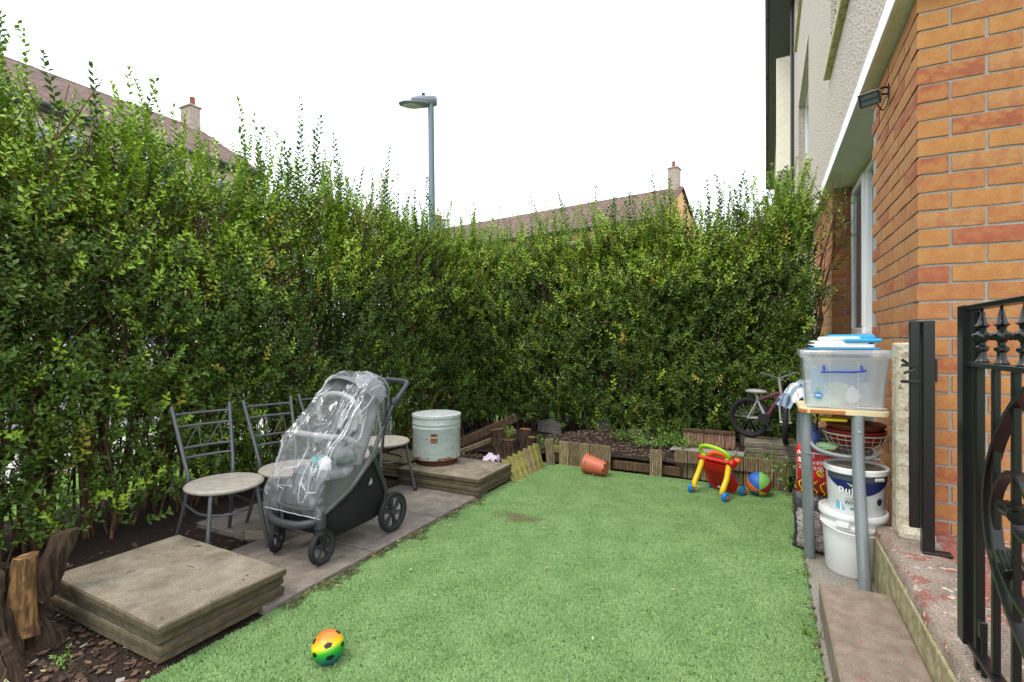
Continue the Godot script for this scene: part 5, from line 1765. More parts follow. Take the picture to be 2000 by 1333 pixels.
func table_corner():
	# landing, step and the flaking pillar
	var b := MB.new()
	b.box(V(1.80, 0.1425, -1.55), V(2.234, 0.305, 2.92), 0.004)
	struct("landing", b, M.red_concrete)
	b = MB.new()
	var er := FastNoiseLite.new()
	er.seed = 21; er.frequency = 2.5; er.fractal_octaves = 4
	b.sheet(8, 60, func(u, v):
		var z := lerpf(-0.09, -3.005, v)
		var n: float = er.get_noise_2d(u * 0.5, z * 2.0)
		var x = 0.478 + [0.0, 0.002, 0.012, 0.03, 0.06, 0.10, 0.14, 0.18, 0.21][int(round(u * 8))] + n * 0.008
		var y: float = [0.20, 0.262, 0.282, 0.290, 0.294, 0.296, 0.297, 0.298, 0.292][int(round(u * 8))] + n * 0.006
		return V(x, y, z))
	struct("worn_edge", b, M.worn_edge)
	b = MB.new()
	b.box(V(0.478, 0.115, -1.55), V(0.012, 0.25, 2.9), 0.004)
	struct("landing_riser", b, M.riser, self)
	b = MB.new()
	b.box(V(0.340, 0.064, -1.6), V(0.264, 0.132, 1.98), 0.008)
	struct("step", b, M.step)
	b = MB.new()
	b.box(V(0.0, 0.45, 0.0), V(0.125, 0.90, 0.105), 0.008)
	single("concrete_pillar", b, M.flaking, "narrow cream concrete pillar with flaking paint beside the plastic box", "pillar", V(0.606, 0.292, -2.945))
	b = MB.new()
	b.box(V(0.0, -0.01, 0.0), V(0.135, 0.06, 0.13), 0.02)
	single("concrete_footing", b, M.flaking, "crumbling paint-spattered cement lump at the foot of the pillar", "footing", V(0.612, 0.32, -2.90))
	# tall side table
	var t := thing("side_table", "worn grey legged table with chipped top holding the plastic storage box", "table", V(0.345, 0, -3.265))
	b = MB.new()
	var poly := PackedVector2Array()
	for k in 4:
		var cx: float = [0.15, -0.15, -0.15, 0.15][k]; var cy: float = [0.27, 0.27, -0.27, -0.27][k]
		for i in 6:
			var a := PI / 2 * k + PI / 2 * i / 5.0
			poly.append(Vector2(cx + cos(a) * 0.04, cy + sin(a) * 0.04))
	b.prism(poly, 0.022, Transform3D(Basis(V(1, 0, 0), V(0, 0, 1), V(0, -1, 0)), V(0, 0.853, 0)))
	part("top", b, M.table_top, t)
	b = MB.new()
	b.box(V(-0.07, 0.842, 0.3115), V(0.15, 0.018, 0.006), 0.002)
	b.box(V(-0.178, 0.842, 0.300), V(0.05, 0.017, 0.006), 0.002, Basis(Vector3.UP, -0.7))
	part("chipped_edge", b, M.table_core, t)
	for q in [[0.06, 0.285, 0.075, 0.40], [-0.155, 0.2, -0.13, 0.06], [-0.155, -0.22, -0.16, -0.28], [0.13, -0.24, 0.15, -0.28]]:
		b = MB.new()
		b.tube(smooth_path([V(q[0], 0.832, q[1]), V(q[0], 0.6, q[1] + 0.01), V(lerpf(q[0], q[2], 0.5), 0.3, lerpf(q[1], q[3], 0.45)), V(q[2], 0.0, q[3])], 4), 0.027, 14)
		var lg := part("leg", b, M.table_metal, t)
		for y in [0.62, 0.75]:
			b = MB.new()
			b.lathe([Vector2(0.008, 0), Vector2(0.007, 0.004), Vector2(0, 0.005)], 10, Transform3D(Basis(Vector3.RIGHT, PI / 2), V(q[0], y, q[1] + 0.027)))
			part("screw", b, plain(C(190, 192, 194), 0.3, 0.8), lg)
	b = MB.new()
	b.tube(smooth_path([V(-0.155, 0.70, 0.2), V(-0.12, 0.645, 0.235), V(-0.05, 0.62, 0.25), V(0.05, 0.612, 0.255), V(0.12, 0.615, 0.24), V(0.16, 0.63, 0.2)], 5), 0.0115, 10)
	part("rail", b, M.table_metal, t)
	b = MB.new()
	for k in 12: b.tube([V(-0.155 + 0.028 * k, 0.615, 0.24), V(-0.155 + 0.028 * k, 0.615, -0.24)], 0.003, 5)
	for z in [-0.24, 0.0, 0.24]: b.tube([V(-0.16, 0.612, z), V(0.16, 0.612, z)], 0.004, 5)
	part("wire_shelf", b, M.table_metal, t)
	# clear storage box with a blue handle
	t = thing("storage_box", "clear plastic storage box with blue handle and round sticker on the table", "box", V(0.354, 0.855, -3.145))
	b = MB.new()
	var ring := func(y: float, w: float, d: float, r: float):
		var q := []
		for k in 4:
			var cx: float = [1, -1, -1, 1][k] * (w - r); var cz: float = [-1, -1, 1, 1][k] * (d - r)
			for i in 4:
				var a := PI / 2 * k + PI / 2 * i / 3.0
				q.append(V(cx + cos(a) * r, y, cz - sin(a) * r))
		return q
	b.rings([ring.call(0.26, 0.181, 0.148, 0.02), ring.call(0.01, 0.165, 0.133, 0.02), ring.call(0.0, 0.16, 0.128, 0.02)].map(func(q): return q), true, false, true)
	b.rings([ring.call(0.002, 0.168, 0.135, 0.02), ring.call(0.255, 0.1835, 0.1505, 0.02), ring.call(0.258, 0.195, 0.162, 0.022), ring.call(0.30, 0.198, 0.165, 0.022), ring.call(0.30, 0.192, 0.159, 0.022)], true, false, false)
	part("tub", b, M.clear_box, t)
	b = MB.new()
	for q in [[-0.125, 0.07], [0.115, 0.07]]:
		b.box(V(q[0] + 0.06 * (1 if q[0] < 0 else -1), 0.125, 0.152), V(0.004, 0.24, 0.006), 0.001)
		b.box(V(q[0], 0.012, 0.142), V(0.12, 0.005, 0.006), 0.001)
	part("mould_rib", b, M.clear_hem, t)
	b = MB.new()
	var hb := plain(C(28, 52, 150), 0.35)
	b.tube(smooth_path([V(-0.105, 0.187, 0.168), V(-0.05, 0.19, 0.18), V(0.03, 0.191, 0.18), V(0.085, 0.198, 0.168)], 5), 0.005, 8)
	for x in [-0.09, 0.07]: b.bar(V(x, 0.19, 0.17), V(x - 0.004, 0.222, 0.166), 0.01, 0.008, 0.002)
	part("handle", b, hb, t)
	b = MB.new()
	var disc := func(c: Vector3, r: float): b.lathe([Vector2(r, 0), Vector2(r, 0.0015), Vector2(0, 0.0015)], 24, Transform3D(Basis(Vector3.RIGHT, PI / 2), c))
	disc.call(V(-0.115, 0.065, 0.1455), 0.02)
	var stick := part("sticker", b, plain(C(20, 120, 176), 0.4), t)
	words(stick, "lettering", "BBL", 0.010, M.white, func(x, y): return V(-0.115 + x, 0.065 + y, 0.1475), true)
	b = MB.new()
	for k in 12:
		var a := TAU * k / 12
		b.box(V(-0.115 + cos(a) * 0.0165, 0.065 + sin(a) * 0.0165, 0.1472), V(0.0022, 0.0022, 0.0006))
	part("sticker_dots", b, M.white, stick)
	b = MB.new()
	var lp := []
	for k in 20: lp.append(V(-0.115 + cos(TAU * k / 20) * 0.008, 0.102 + sin(TAU * k / 20) * 0.008, 0.1478))
	b.tube(lp, 0.0013, 5, true)
	b.tube(smooth_path([V(-0.119, 0.101, 0.1478), V(-0.115, 0.105, 0.1478), V(-0.112, 0.101, 0.1478), V(-0.115, 0.099, 0.1478)], 3), 0.001, 5)
	part("green_mark", b, plain(C(130, 180, 60), 0.4), t)
	# what is inside the box
	var pot := func(label, at: Vector3, r0: float, r1: float, h: float, m: Material, bs: Basis):
		var q := MB.new()
		q.lathe([Vector2(0, 0.003), Vector2(r0 * 0.95, 0.003), Vector2(r1 * 0.95, h), Vector2(r1, h), Vector2(r0, 0), Vector2(0, 0)].slice(0, 4) + [], 24, Transform3D(bs, Vector3.ZERO))
		q.lathe([Vector2(0, 0), Vector2(r0, 0), Vector2(r1, h), Vector2(r1 * 0.95, h + 0.002)], 24, Transform3D(bs, Vector3.ZERO))
		single("food_tub", q, m, label, "tub", at, 0.0, "tubs inside the storage box")
	pot.call("pale green round pot inside the clear storage box", V(0.327, 0.8615, -3.115), 0.04, 0.055, 0.11, plain(C(190, 212, 198), 0.4), Basis(Vector3.RIGHT, 0.35))
	pot.call("white tilted tub inside the clear storage box", V(0.412, 0.8935, -3.085), 0.035, 0.04, 0.07, plain(C(236, 238, 242), 0.4), Basis(Vector3.BACK, 0.7))
	pot.call("grey pot at the right end inside the clear storage box", V(0.472, 0.8615, -3.175), 0.035, 0.045, 0.12, plain(C(160, 172, 178), 0.4), Basis.IDENTITY)
	b = MB.new()
	b.box(V(0, 0.03, 0), V(0.13, 0.06, 0.09), 0.012)
	single("food_tub", b, plain(C(196, 216, 196), 0.4), "low green lidded tub inside the storage box", "tub", V(0.272, 0.8595, -3.085), 0.1, "tubs inside the storage box")
	b = MB.new()
	b.box(V(0, 0.10, 0), V(0.26, 0.20, 0.02), 0.008)
	single("plastic_tray", b, plain(C(150, 186, 222), 0.4), "pale blue tray standing at the back inside the storage box", "tray", V(0.352, 0.8595, -3.245), 0.0)
	# blue and white lids on top of the box
	t = thing("box_lid", "stack of blue and white plastic lids lying on the storage box", "lid", V(0.367, 1.156, -3.165), 0.0)
	var sky_blue := plain(C(44, 150, 204), 0.35)
	for k in 5:
		b = MB.new()
		b.box(V(-0.01 - 0.004 * k, 0.005 + 0.009 * k, 0.005 * (k % 2)), V(0.30 - 0.03 * (k % 2) - 0.012 * k, 0.0078, 0.27 - 0.02 * k), 0.003)
		part("lid", b, sky_blue if k == 0 else M.white_plastic, t)
	b = MB.new()
	b.box(V(0.03, 0.062, -0.03), V(0.21, 0.032, 0.18), 0.012)
	b.box(V(0.07, 0.047, 0.02), V(0.16, 0.02, 0.21), 0.008)
	part("blue_lid", b, sky_blue, t)
	b = MB.new()
	b.box(V(-0.03, 0.055, 0.075), V(0.19, 0.022, 0.05), 0.010)
	part("white_grip", b, M.white_plastic, t)
	# checked cloth over the table's back left corner
	var un := FastNoiseLite.new()
	un.seed = 33; un.frequency = 12.0; un.fractal_octaves = 3
	b = MB.new()
	b.sheet(34, 26, func(u, v):
		var x := lerpf(-0.14, 0.12, u); var z := lerpf(0.13, -0.12, v)
		var d: float = maxf(0.0, 1.0 - Vector2(x / 0.14, z / 0.13).length())
		var y: float = 0.012 + 0.095 * pow(d, 0.5) + 0.02 * absf(un.get_noise_2d(x, z)) + 0.012 * un.get_noise_2d(x * 2.4 + 5, z * 2.4)
		if x < -0.075: y -= (-0.075 - x) * 1.1
		return V(x, y, z), true)
	single("checked_cloth", b, M.check, "crumpled blue and white checked cloth beside the storage box", "cloth", V(0.215, 0.858, -3.49), 0.3)
	# wire basket with red bowl, bottle and other bits on the shelf
	t = thing("wire_basket", "white round wire basket on the shelf under the table", "basket", V(0.43, 0.619, -3.24))
	b = MB.new()
	for k in 4:
		var lp2 := []
		var rr: float = [0.095, 0.125, 0.14, 0.15][k]
		for i in 28: lp2.append(V(cos(TAU * i / 28) * rr, [0.003, 0.03, 0.06, 0.085][k], sin(TAU * i / 28) * rr))
		b.tube(lp2, 0.0045 if k == 3 else 0.0018, 6, true)
	for i in 22:
		var a := TAU * i / 22
		b.tube([V(cos(a) * 0.095, 0.003, sin(a) * 0.095), V(cos(a) * 0.128, 0.03, sin(a) * 0.128), V(cos(a) * 0.15, 0.085, sin(a) * 0.15)], 0.0016, 5)
	part("wires", b, plain(C(206, 204, 190), 0.4), t)
	b = MB.new()
	b.lathe([Vector2(0, 0.004), Vector2(0.07, 0.004), Vector2(0.12, 0.04), Vector2(0.138, 0.10), Vector2(0.132, 0.10), Vector2(0.112, 0.042), Vector2(0.066, 0.01), Vector2(0, 0.01)], 30)
	single("bowl", b, plain(C(150, 40, 28), 0.5), "dark red bowl sitting inside the white wire basket", "bowl", V(0.43, 0.625, -3.24))
	b = MB.new()
	b.lathe([Vector2(0, 0), Vector2(0.12, 0.0), Vector2(0.135, 0.02), Vector2(0.137, 0.03), Vector2(0.0, 0.028)], 30)
	single("bowl", b, plain(C(120, 58, 34), 0.6), "brown dish stacked on the red bowl under the table top", "bowl", V(0.43, 0.727, -3.24))
	b = MB.new()
	b.box(V(0, 0, 0), V(0.12, 0.014, 0.08), 0.004)
	single("yellow_tray", b, plain(C(232, 204, 30), 0.4), "yellow plastic piece tucked under the table edge", "tray", V(0.305, 0.795, -3.05), 0.1)
	t = thing("drink_bottle", "small blue bottle with pink label on the shelf by the wire basket", "bottle", V(0.23, 0.619, -3.24))
	b = MB.new()
	b.lathe([Vector2(0, 0), Vector2(0.034, 0), Vector2(0.035, 0.06), Vector2(0.03, 0.075), Vector2(0.026, 0.085), Vector2(0, 0.085)], 20)
	part("bottle_body", b, plain(C(58, 88, 176), 0.3), t)
	b = MB.new()
	b.lathe([Vector2(0, 0.085), Vector2(0.029, 0.085), Vector2(0.028, 0.12), Vector2(0, 0.122)], 18)
	part("cap", b, plain(C(70, 62, 104), 0.4), t)
	b = MB.new()
	b.box(V(-0.006, 0.032, 0.0345), V(0.014, 0.026, 0.003), 0.001)
	part("pink_label", b, plain(C(220, 90, 140), 0.4), t)
	b = MB.new()
	b.sheet(14, 10, func(u, v):
		var a = TAU * u; var e = PI * (v - 0.5)
		var d := V(cos(a) * cos(e), sin(e), -sin(a) * cos(e))
		return d * V(0.055, 0.02, 0.04) * (1.0 + 0.5 * un.get_noise_3dv(d * 0.2)))
	single("green_glove", b, plain(C(150, 184, 132), 0.8), "crumpled pale green rubber glove in front of the bottle", "glove", V(0.28, 0.642, -3.1))
	# bucket with a paint tub on it
	t = thing("white_bucket", "large white plastic bucket with lid standing under the table", "bucket", V(0.402, 0, -3.12))
	b = MB.new()
	b.lathe([Vector2(0, 0), Vector2(0.112, 0), Vector2(0.122, 0.012), Vector2(0.136, 0.245), Vector2(0.146, 0.248), Vector2(0.147, 0.262), Vector2(0.138, 0.266), Vector2(0.139, 0.29), Vector2(0.148, 0.292), Vector2(0.149, 0.302)], 48)
	part("body", b, M.white_plastic, t)
	b = MB.new()
	b.lathe([Vector2(0.149, 0.300), Vector2(0.154, 0.302), Vector2(0.155, 0.322), Vector2(0.151, 0.330), Vector2(0.14, 0.328), Vector2(0.135, 0.322), Vector2(0, 0.322)], 48)
	part("lid", b, M.white_plastic, t)
	b = MB.new()
	var bail := []
	for k in 17:
		var a := PI * 1.08 + 0.95 * k / 16.0 * PI
		bail.append(V(cos(a) * 0.153, 0.262 - 0.03 * sin(PI * k / 16.0), -sin(a) * 0.156))
	b.tube(bail, 0.004, 6)
	b.box(V(-0.06, 0.275, 0.14), V(0.06, 0.03, 0.014), 0.005, Basis(Vector3.UP, -0.4))
	part("bail_handle", b, M.white_plastic, t)
	t = thing("paint_tub", "white and navy paint tub with grimy lid standing on the white bucket", "paint tub", V(0.415, 0.3235, -3.12))
	b = MB.new()
	b.lathe([Vector2(0, 0), Vector2(0.118, 0), Vector2(0.121, 0.006), Vector2(0.133, 0.205)], 48)
	part("body", b, plain(C(214, 217, 219), 0.35), t)
	b = MB.new()
	b.lathe([Vector2(0.133, 0.204), Vector2(0.143, 0.206), Vector2(0.144, 0.228), Vector2(0.139, 0.234), Vector2(0.132, 0.230), Vector2(0.128, 0.222)], 48)
	part("lid_rim", b, M.white_plastic, t)
	b = MB.new()
	b.lathe([Vector2(0.1285, 0.2225), Vector2(0, 0.2225)], 40)
	part("lid_face", b, surf(paint([[noise(8, 4, 70), [[0.2, C(126, 116, 102)], [0.8, C(172, 162, 146)]]]]), 3.0, 0.7), t)
	var rad := func(y: float): return 0.1215 + 0.012 * y / 0.2
	var cyl := func(a: float, y: float, o: float):
		var r: float = rad.call(y) + o
		return V(sin(a) * r, y, cos(a) * r)
	var patch := func(called: String, a0: float, a1: float, lo: Callable, hi: Callable, o: float, m: Material):
		var q := MB.new()
		q.sheet(28, 4, func(u, v):
			var a := lerpf(a0, a1, u)
			return cyl.call(a, lerpf(lo.call(u), hi.call(u), v), o))
		part(called, q, m, t)
	# angles: 0 faces +z, positive towards +x
	patch.call("grey_band", -1.25, 1.3, func(u): return 0.168, func(u): return 0.2, 0.0012, plain(C(66, 78, 90), 0.4))
	patch.call("navy_label", -1.15, 1.25, func(u): return 0.168 - 0.065 * sin(PI * clampf(u * 1.02, 0, 1)), func(u): return 0.172, 0.0022, plain(C(22, 32, 92), 0.4))
	patch.call("leaf_mark", -0.42, 0.16, func(u): return 0.163 - 0.024 * sin(PI * u), func(u): return 0.163 - 0.010 * sin(PI * u), 0.0032, plain(C(190, 208, 130), 0.4))
	words(t, "brand_lettering", "Dulux", 0.030, M.white, func(x, y): return cyl.call(-0.26 + x / 0.128, 0.121 + y, 0.0034), true)
	words(t, "lettering", "WHITE", 0.021, plain(C(28, 30, 40), 0.5), func(x, y): return cyl.call(-0.16 + x / 0.126, 0.062 + y, 0.0025))
	words(t, "small_lettering", "PURE BRILLIANT", 0.0065, plain(C(60, 64, 74), 0.5), func(x, y): return cyl.call(-0.22 + x / 0.126, 0.082 + y, 0.0025))
	patch.call("green_strip", -0.32, 0.25, func(u): return 0.028, func(u): return 0.036, 0.002, plain(C(34, 150, 96), 0.4))
	patch.call("blue_picture", -0.85, -0.52, func(u): return 0.018, func(u): return 0.062 - 0.03 * u * u, 0.002, plain(C(110, 178, 206), 0.4))
	patch.call("blue_picture", -0.68, -0.62, func(u): return 0.016, func(u): return 0.056, 0.003, M.white)
	patch.call("round_mark", 0.62, 0.86, func(u): return 0.075 - 0.018 * sqrt(maxf(0.0, 1.0 - pow(2 * u - 1, 2))), func(u): return 0.075 + 0.018 * sqrt(maxf(0.0, 1.0 - pow(2 * u - 1, 2))), 0.002, plain(C(40, 42, 46), 0.5))
	b = MB.new()
	b.box(cyl.call(0.6, 0.19, 0.012), V(0.05, 0.016, 0.008), 0.003, Basis(Vector3.UP, 0.6))
	part("handle_lug", b, plain(C(196, 196, 186), 0.4), t)
	# sacks
	var sack := func(called, label, cat, at: Vector3, w: float, h: float, d: float, m: Material, turn: float, lean: float):
		var q := MB.new()
		var f := func(u, v, side):
			var sx := sin(PI * u); var sy := sin(PI * clampf(v, 0.0, 1.0))
			var bulge: float = d * pow(sx, 0.45) * pow(sy, 0.4)
			var n: float = 0.016 * un.get_noise_3d(u * 0.4 + side, v * 0.5, at.y) * minf(1.0, 4.0 * sx * sy)
			var ww := w * (1.0 - 0.10 * sy - 0.12 * smoothstep(0.8, 1.0, v))
			return V((u - 0.5) * ww + 0.01 * un.get_noise_2d(v * 0.7, 3.0), v * h + 0.012 * un.get_noise_2d(u * 0.5, 8.0) * v, side * (bulge * 0.5 + n) - lean * v * h)
		q.sheet(20, 20, func(u, v): return f.call(u, v, 1.0), true)
		q.sheet(20, 20, func(u, v): return f.call(1.0 - u, v, -1.0), true)
		var o := single(called, q, m, label, cat, at, turn)
		return [o, f]
	var s1: Array = sack.call("pebble_sack", "dark bag printed with grey and pink pebbles on the kerb under the table", "sack", V(0.235, 0.0, -3.30), 0.21, 0.33, 0.13, M.pebble, -0.35, -0.05)
	var s2: Array = sack.call("charcoal_sack", "red charcoal sack with yellow flames on top of the pebble bag", "sack", V(0.255, 0.315, -3.31), 0.22, 0.29, 0.12, M.charcoal, -0.30, 0.0)
	var on := func(cx: float, cy: float):
		return func(x, y):
			var u := clampf((cx + x) / 0.22 + 0.5, 0.02, 0.98)
			var v := clampf((cy + y) / 0.29, 0.02, 0.98)
			return s2[1].call(u, v, 1.0) + V(0, 0, 0.004)
	words(s2[0], "lettering", "Instant", 0.020, M.white, on.call(-0.045, 0.245), true, true)
	words(s2[0], "lettering", "Barbecue", 0.022, M.white, on.call(-0.025, 0.205), true, true)
	words(s2[0], "lettering", "charcoal", 0.024, M.white, on.call(-0.022, 0.172), true, true)
	b = MB.new()
	var oo: Callable = on.call(0.035, 0.145)
	for k in 20:
		var a := TAU * k / 20; var c := TAU * (k + 1) / 20
		b.tri(oo.call(0, 0), oo.call(cos(a) * 0.018, sin(a) * 0.018), oo.call(cos(c) * 0.018, sin(c) * 0.018))
	var spot := part("price_spot", b, plain(C(240, 200, 30), 0.4), s2[0])
	words(spot, "lettering", "5kg", 0.011, plain(C(20, 14, 10), 0.5), func(x, y): return oo.call(x, y) + V(0, 0, 0.002), true)

func gate():
	# latch post
	var t := thing("gate_post", "black square steel post with latch catch beside the flaking pillar", "gate post", V(0.612, 0.2955, -2.69))
	var b := MB.new()
	b.box(V(0, 0.495, 0), V(0.042, 0.99, 0.042), 0.003)
	b.box(V(-0.042, 0.545, -0.01), V(0.038, 0.89, 0.018), 0.003)
	part("post", b, M.black, t)
	b = MB.new()
	b.box(V(0.03, 0.006, 0.0), V(0.10, 0.012, 0.05), 0.003)
	part("foot_plate", b, M.black, t)
	b = MB.new()
	b.box(V(-0.065, 0.80, 0.014), V(0.055, 0.012, 0.01), 0.001)
	b.bar(V(-0.05, 0.79, 0.014), V(-0.092, 0.825, 0.016), 0.012, 0.008, 0.001)
	b.bar(V(-0.045, 0.785, 0.014), V(-0.085, 0.765, 0.016), 0.012, 0.008, 0.001)
	b.box(V(-0.06, 0.73, 0.014), V(0.07, 0.014, 0.012), 0.002)
	b.box(V(0.026, 0.78, 0.0), V(0.012, 0.10, 0.022), 0.004)
	part("latch", b, M.black, t)
	# gate leaf along the landing edge
	t = thing("iron_gate", "black wrought iron gate with spearheads and scrolls at the right edge", "gate", V(0.52, 0.296, -1.86))
	var o := t.position
	var P := func(y: float, z: float): return V(0, y, z) - V(0, o.y, o.z)
	b = MB.new()
	b.box(P.call(0.82, -1.865), V(0.045, 0.965, 0.05), 0.003)
	part("stile", b, M.black, t)
	b = MB.new()
	b.box(P.call(0.79, -1.795), V(0.02, 0.98, 0.02), 0.002)
	part("stop_bar", b, M.black, t)
	b = MB.new()
	b.box(P.call(1.294, -1.36), V(0.036, 0.014, 1.06), 0.002)
	part("top_rail", b, M.black, t)
	b = MB.new()
	b.box(P.call(1.135, -1.36), V(0.03, 0.014, 0.96), 0.002)
	part("middle_rail", b, M.black, t)
	b = MB.new()
	b.box(P.call(0.345, -1.36), V(0.03, 0.014, 0.96), 0.002)
	part("bottom_rail", b, M.black, t)
	for z in [-1.685, -1.57, -1.455, -1.34, -1.225, -1.11, -0.995]:
		b = MB.new()
		b.box(P.call(0.74, z), V(0.016, 0.775, 0.016), 0.002)
		part("bar", b, M.black, t)
	for z in [-1.775, -1.65, -1.525, -1.40, -1.275, -1.15, -1.025]:
		b = MB.new()
		b.lathe([Vector2(0.014, 0), Vector2(0.016, 0.004), Vector2(0.010, 0.012), Vector2(0.009, 0.03), Vector2(0.015, 0.036), Vector2(0.015, 0.042), Vector2(0.008, 0.048), Vector2(0.008, 0.055), Vector2(0.017, 0.066), Vector2(0.018, 0.076), Vector2(0.009, 0.086), Vector2(0.010, 0.094), Vector2(0.017, 0.10), Vector2(0.011, 0.106), Vector2(0.006, 0.128), Vector2(0.002, 0.148)], 12, Transform3D(Basis.IDENTITY, P.call(1.141, z)))
		var fin := part("spearhead", b, M.black, t)
		b = MB.new()
		for k in 4:
			var a := TAU * k / 4 + 0.4
			b.ball(P.call(1.141, z) + V(cos(a) * 0.016, 0.070, sin(a) * 0.016), V(0.007, 0.010, 0.007), Basis.IDENTITY, 8, 6)
		part("collar_leaves", b, M.black, fin)
	var flat_bar := func(pts: Array, w: float, th: float):
		var q := MB.new()
		var path := smooth_path(pts.map(func(p): return P.call(p.x, p.y)), 6)
		var rs := []
		for i in path.size():
			var d: Vector3 = (path[mini(i + 1, path.size() - 1)] - path[maxi(i - 1, 0)]).normalized()
			var n := d.cross(Vector3.RIGHT).normalized()
			rs.append([path[i] + V(-w / 2, 0, 0) + n * th / 2, path[i] + V(w / 2, 0, 0) + n * th / 2, path[i] + V(w / 2, 0, 0) - n * th / 2, path[i] + V(-w / 2, 0, 0) - n * th / 2])
		for i in rs.size() - 1:
			for j in 4: q.oquad(rs[i][j], rs[i][(j + 1) % 4], rs[i + 1][(j + 1) % 4], rs[i + 1][j], (rs[i][j] + rs[i][(j + 1) % 4]) * 0.5 - path[i])
		part("scroll", q, M.black, t)
	var V2 := func(a): return a.map(func(p): return Vector2(p[0], p[1]))
	flat_bar.call(V2.call([[1.12, -1.40], [1.10, -1.48], [1.038, -1.58], [0.956, -1.66], [0.851, -1.72], [0.755, -1.73], [0.661, -1.70], [0.57, -1.61], [0.50, -1.49], [0.45, -1.36], [0.44, -1.22]]), 0.026, 0.013)
	flat_bar.call(V2.call([[0.80, -1.44], [0.845, -1.49], [0.888, -1.55], [0.878, -1.61], [0.821, -1.672], [0.752, -1.688], [0.653, -1.652], [0.603, -1.57], [0.585, -1.47], [0.60, -1.38]]), 0.022, 0.010)
	flat_bar.call(V2.call([[0.80, -1.44], [0.77, -1.47], [0.75, -1.52], [0.77, -1.56], [0.81, -1.555], [0.82, -1.52], [0.80, -1.50]]), 0.022, 0.010)
	for q in [[0.795, -1.585, 0.0], [0.665, -1.60, 0.6], [0.80, -1.38, 0.2]]:
		b = MB.new()
		var c: Vector3 = P.call(q[0], q[1])
		b.lathe([Vector2(0.0, -0.034), Vector2(0.020, -0.032), Vector2(0.017, 0.0), Vector2(0.022, 0.03), Vector2(0, 0.034)], 12, Transform3D(Basis(Vector3.RIGHT, PI / 2 + q[2]), c))
		for k in 6: b.box(c + Basis(Vector3.RIGHT, q[2]) * V(-0.018 + 0.007 * k, 0.018, 0), V(0.003, 0.006, 0.05), 0.0, Basis(Vector3.RIGHT, q[2]))
		part("cast_leaf", b, M.black, t)
	b = MB.new()
	b.box(P.call(0.42, -1.775), V(0.016, 0.05, 0.03), 0.003)
	b.tube([P.call(0.40, -1.76), P.call(0.30, -1.76)], 0.007, 8)
	part("drop_bolt", b, M.black, t)

func weed_clump(label: String, at: Vector3, n: int, r: float, h: float, sd: int, flower := false):
	var t := thing("weed_plant", label, "weed", at, 0.0, "weeds in the beds")
	var ls := clampf(h / 0.1, 0.45, 1.3)
	var ms := [sprig(sd, h, 4, 0.045 * ls, 0.022 * ls, 1.1), sprig(sd + 1, h * 1.2, 5, 0.04 * ls, 0.018 * ls, 1.0), sprig(sd + 2, h * 0.7, 3, 0.05 * ls, 0.026 * ls, 1.3)]
	var xs := [[], [], []]
	for i in n:
		var a := rf(0, TAU); var d := r * sqrt(rf(0, 1))
		var up := (Vector3.UP + V(cos(a), 0, sin(a)) * rf(0.1, 0.9)).normalized()
		var x := up.cross(V(rf(-1, 1), 0.1, rf(-1, 1)).normalized()).normalized()
		xs[i % 3].append(Transform3D(Basis(x, up, x.cross(up)) * Basis.from_scale(Vector3.ONE * rf(0.7, 1.2)), V(cos(a) * d, 0, sin(a) * d * 0.7)))
	for k in 3: scatter("leaves", ms[k], M.weed, xs[k], t)
	if flower:
		var b := MB.new()
		for k in 6:
			var a := TAU * k / 6
			leaf(b, V(0, h, 0.03), V(cos(a), 0.3, sin(a)).normalized(), Vector3.UP, 0.035, 0.025)
		part("flower", b, plain(C(224, 130, 60), 0.7), t)

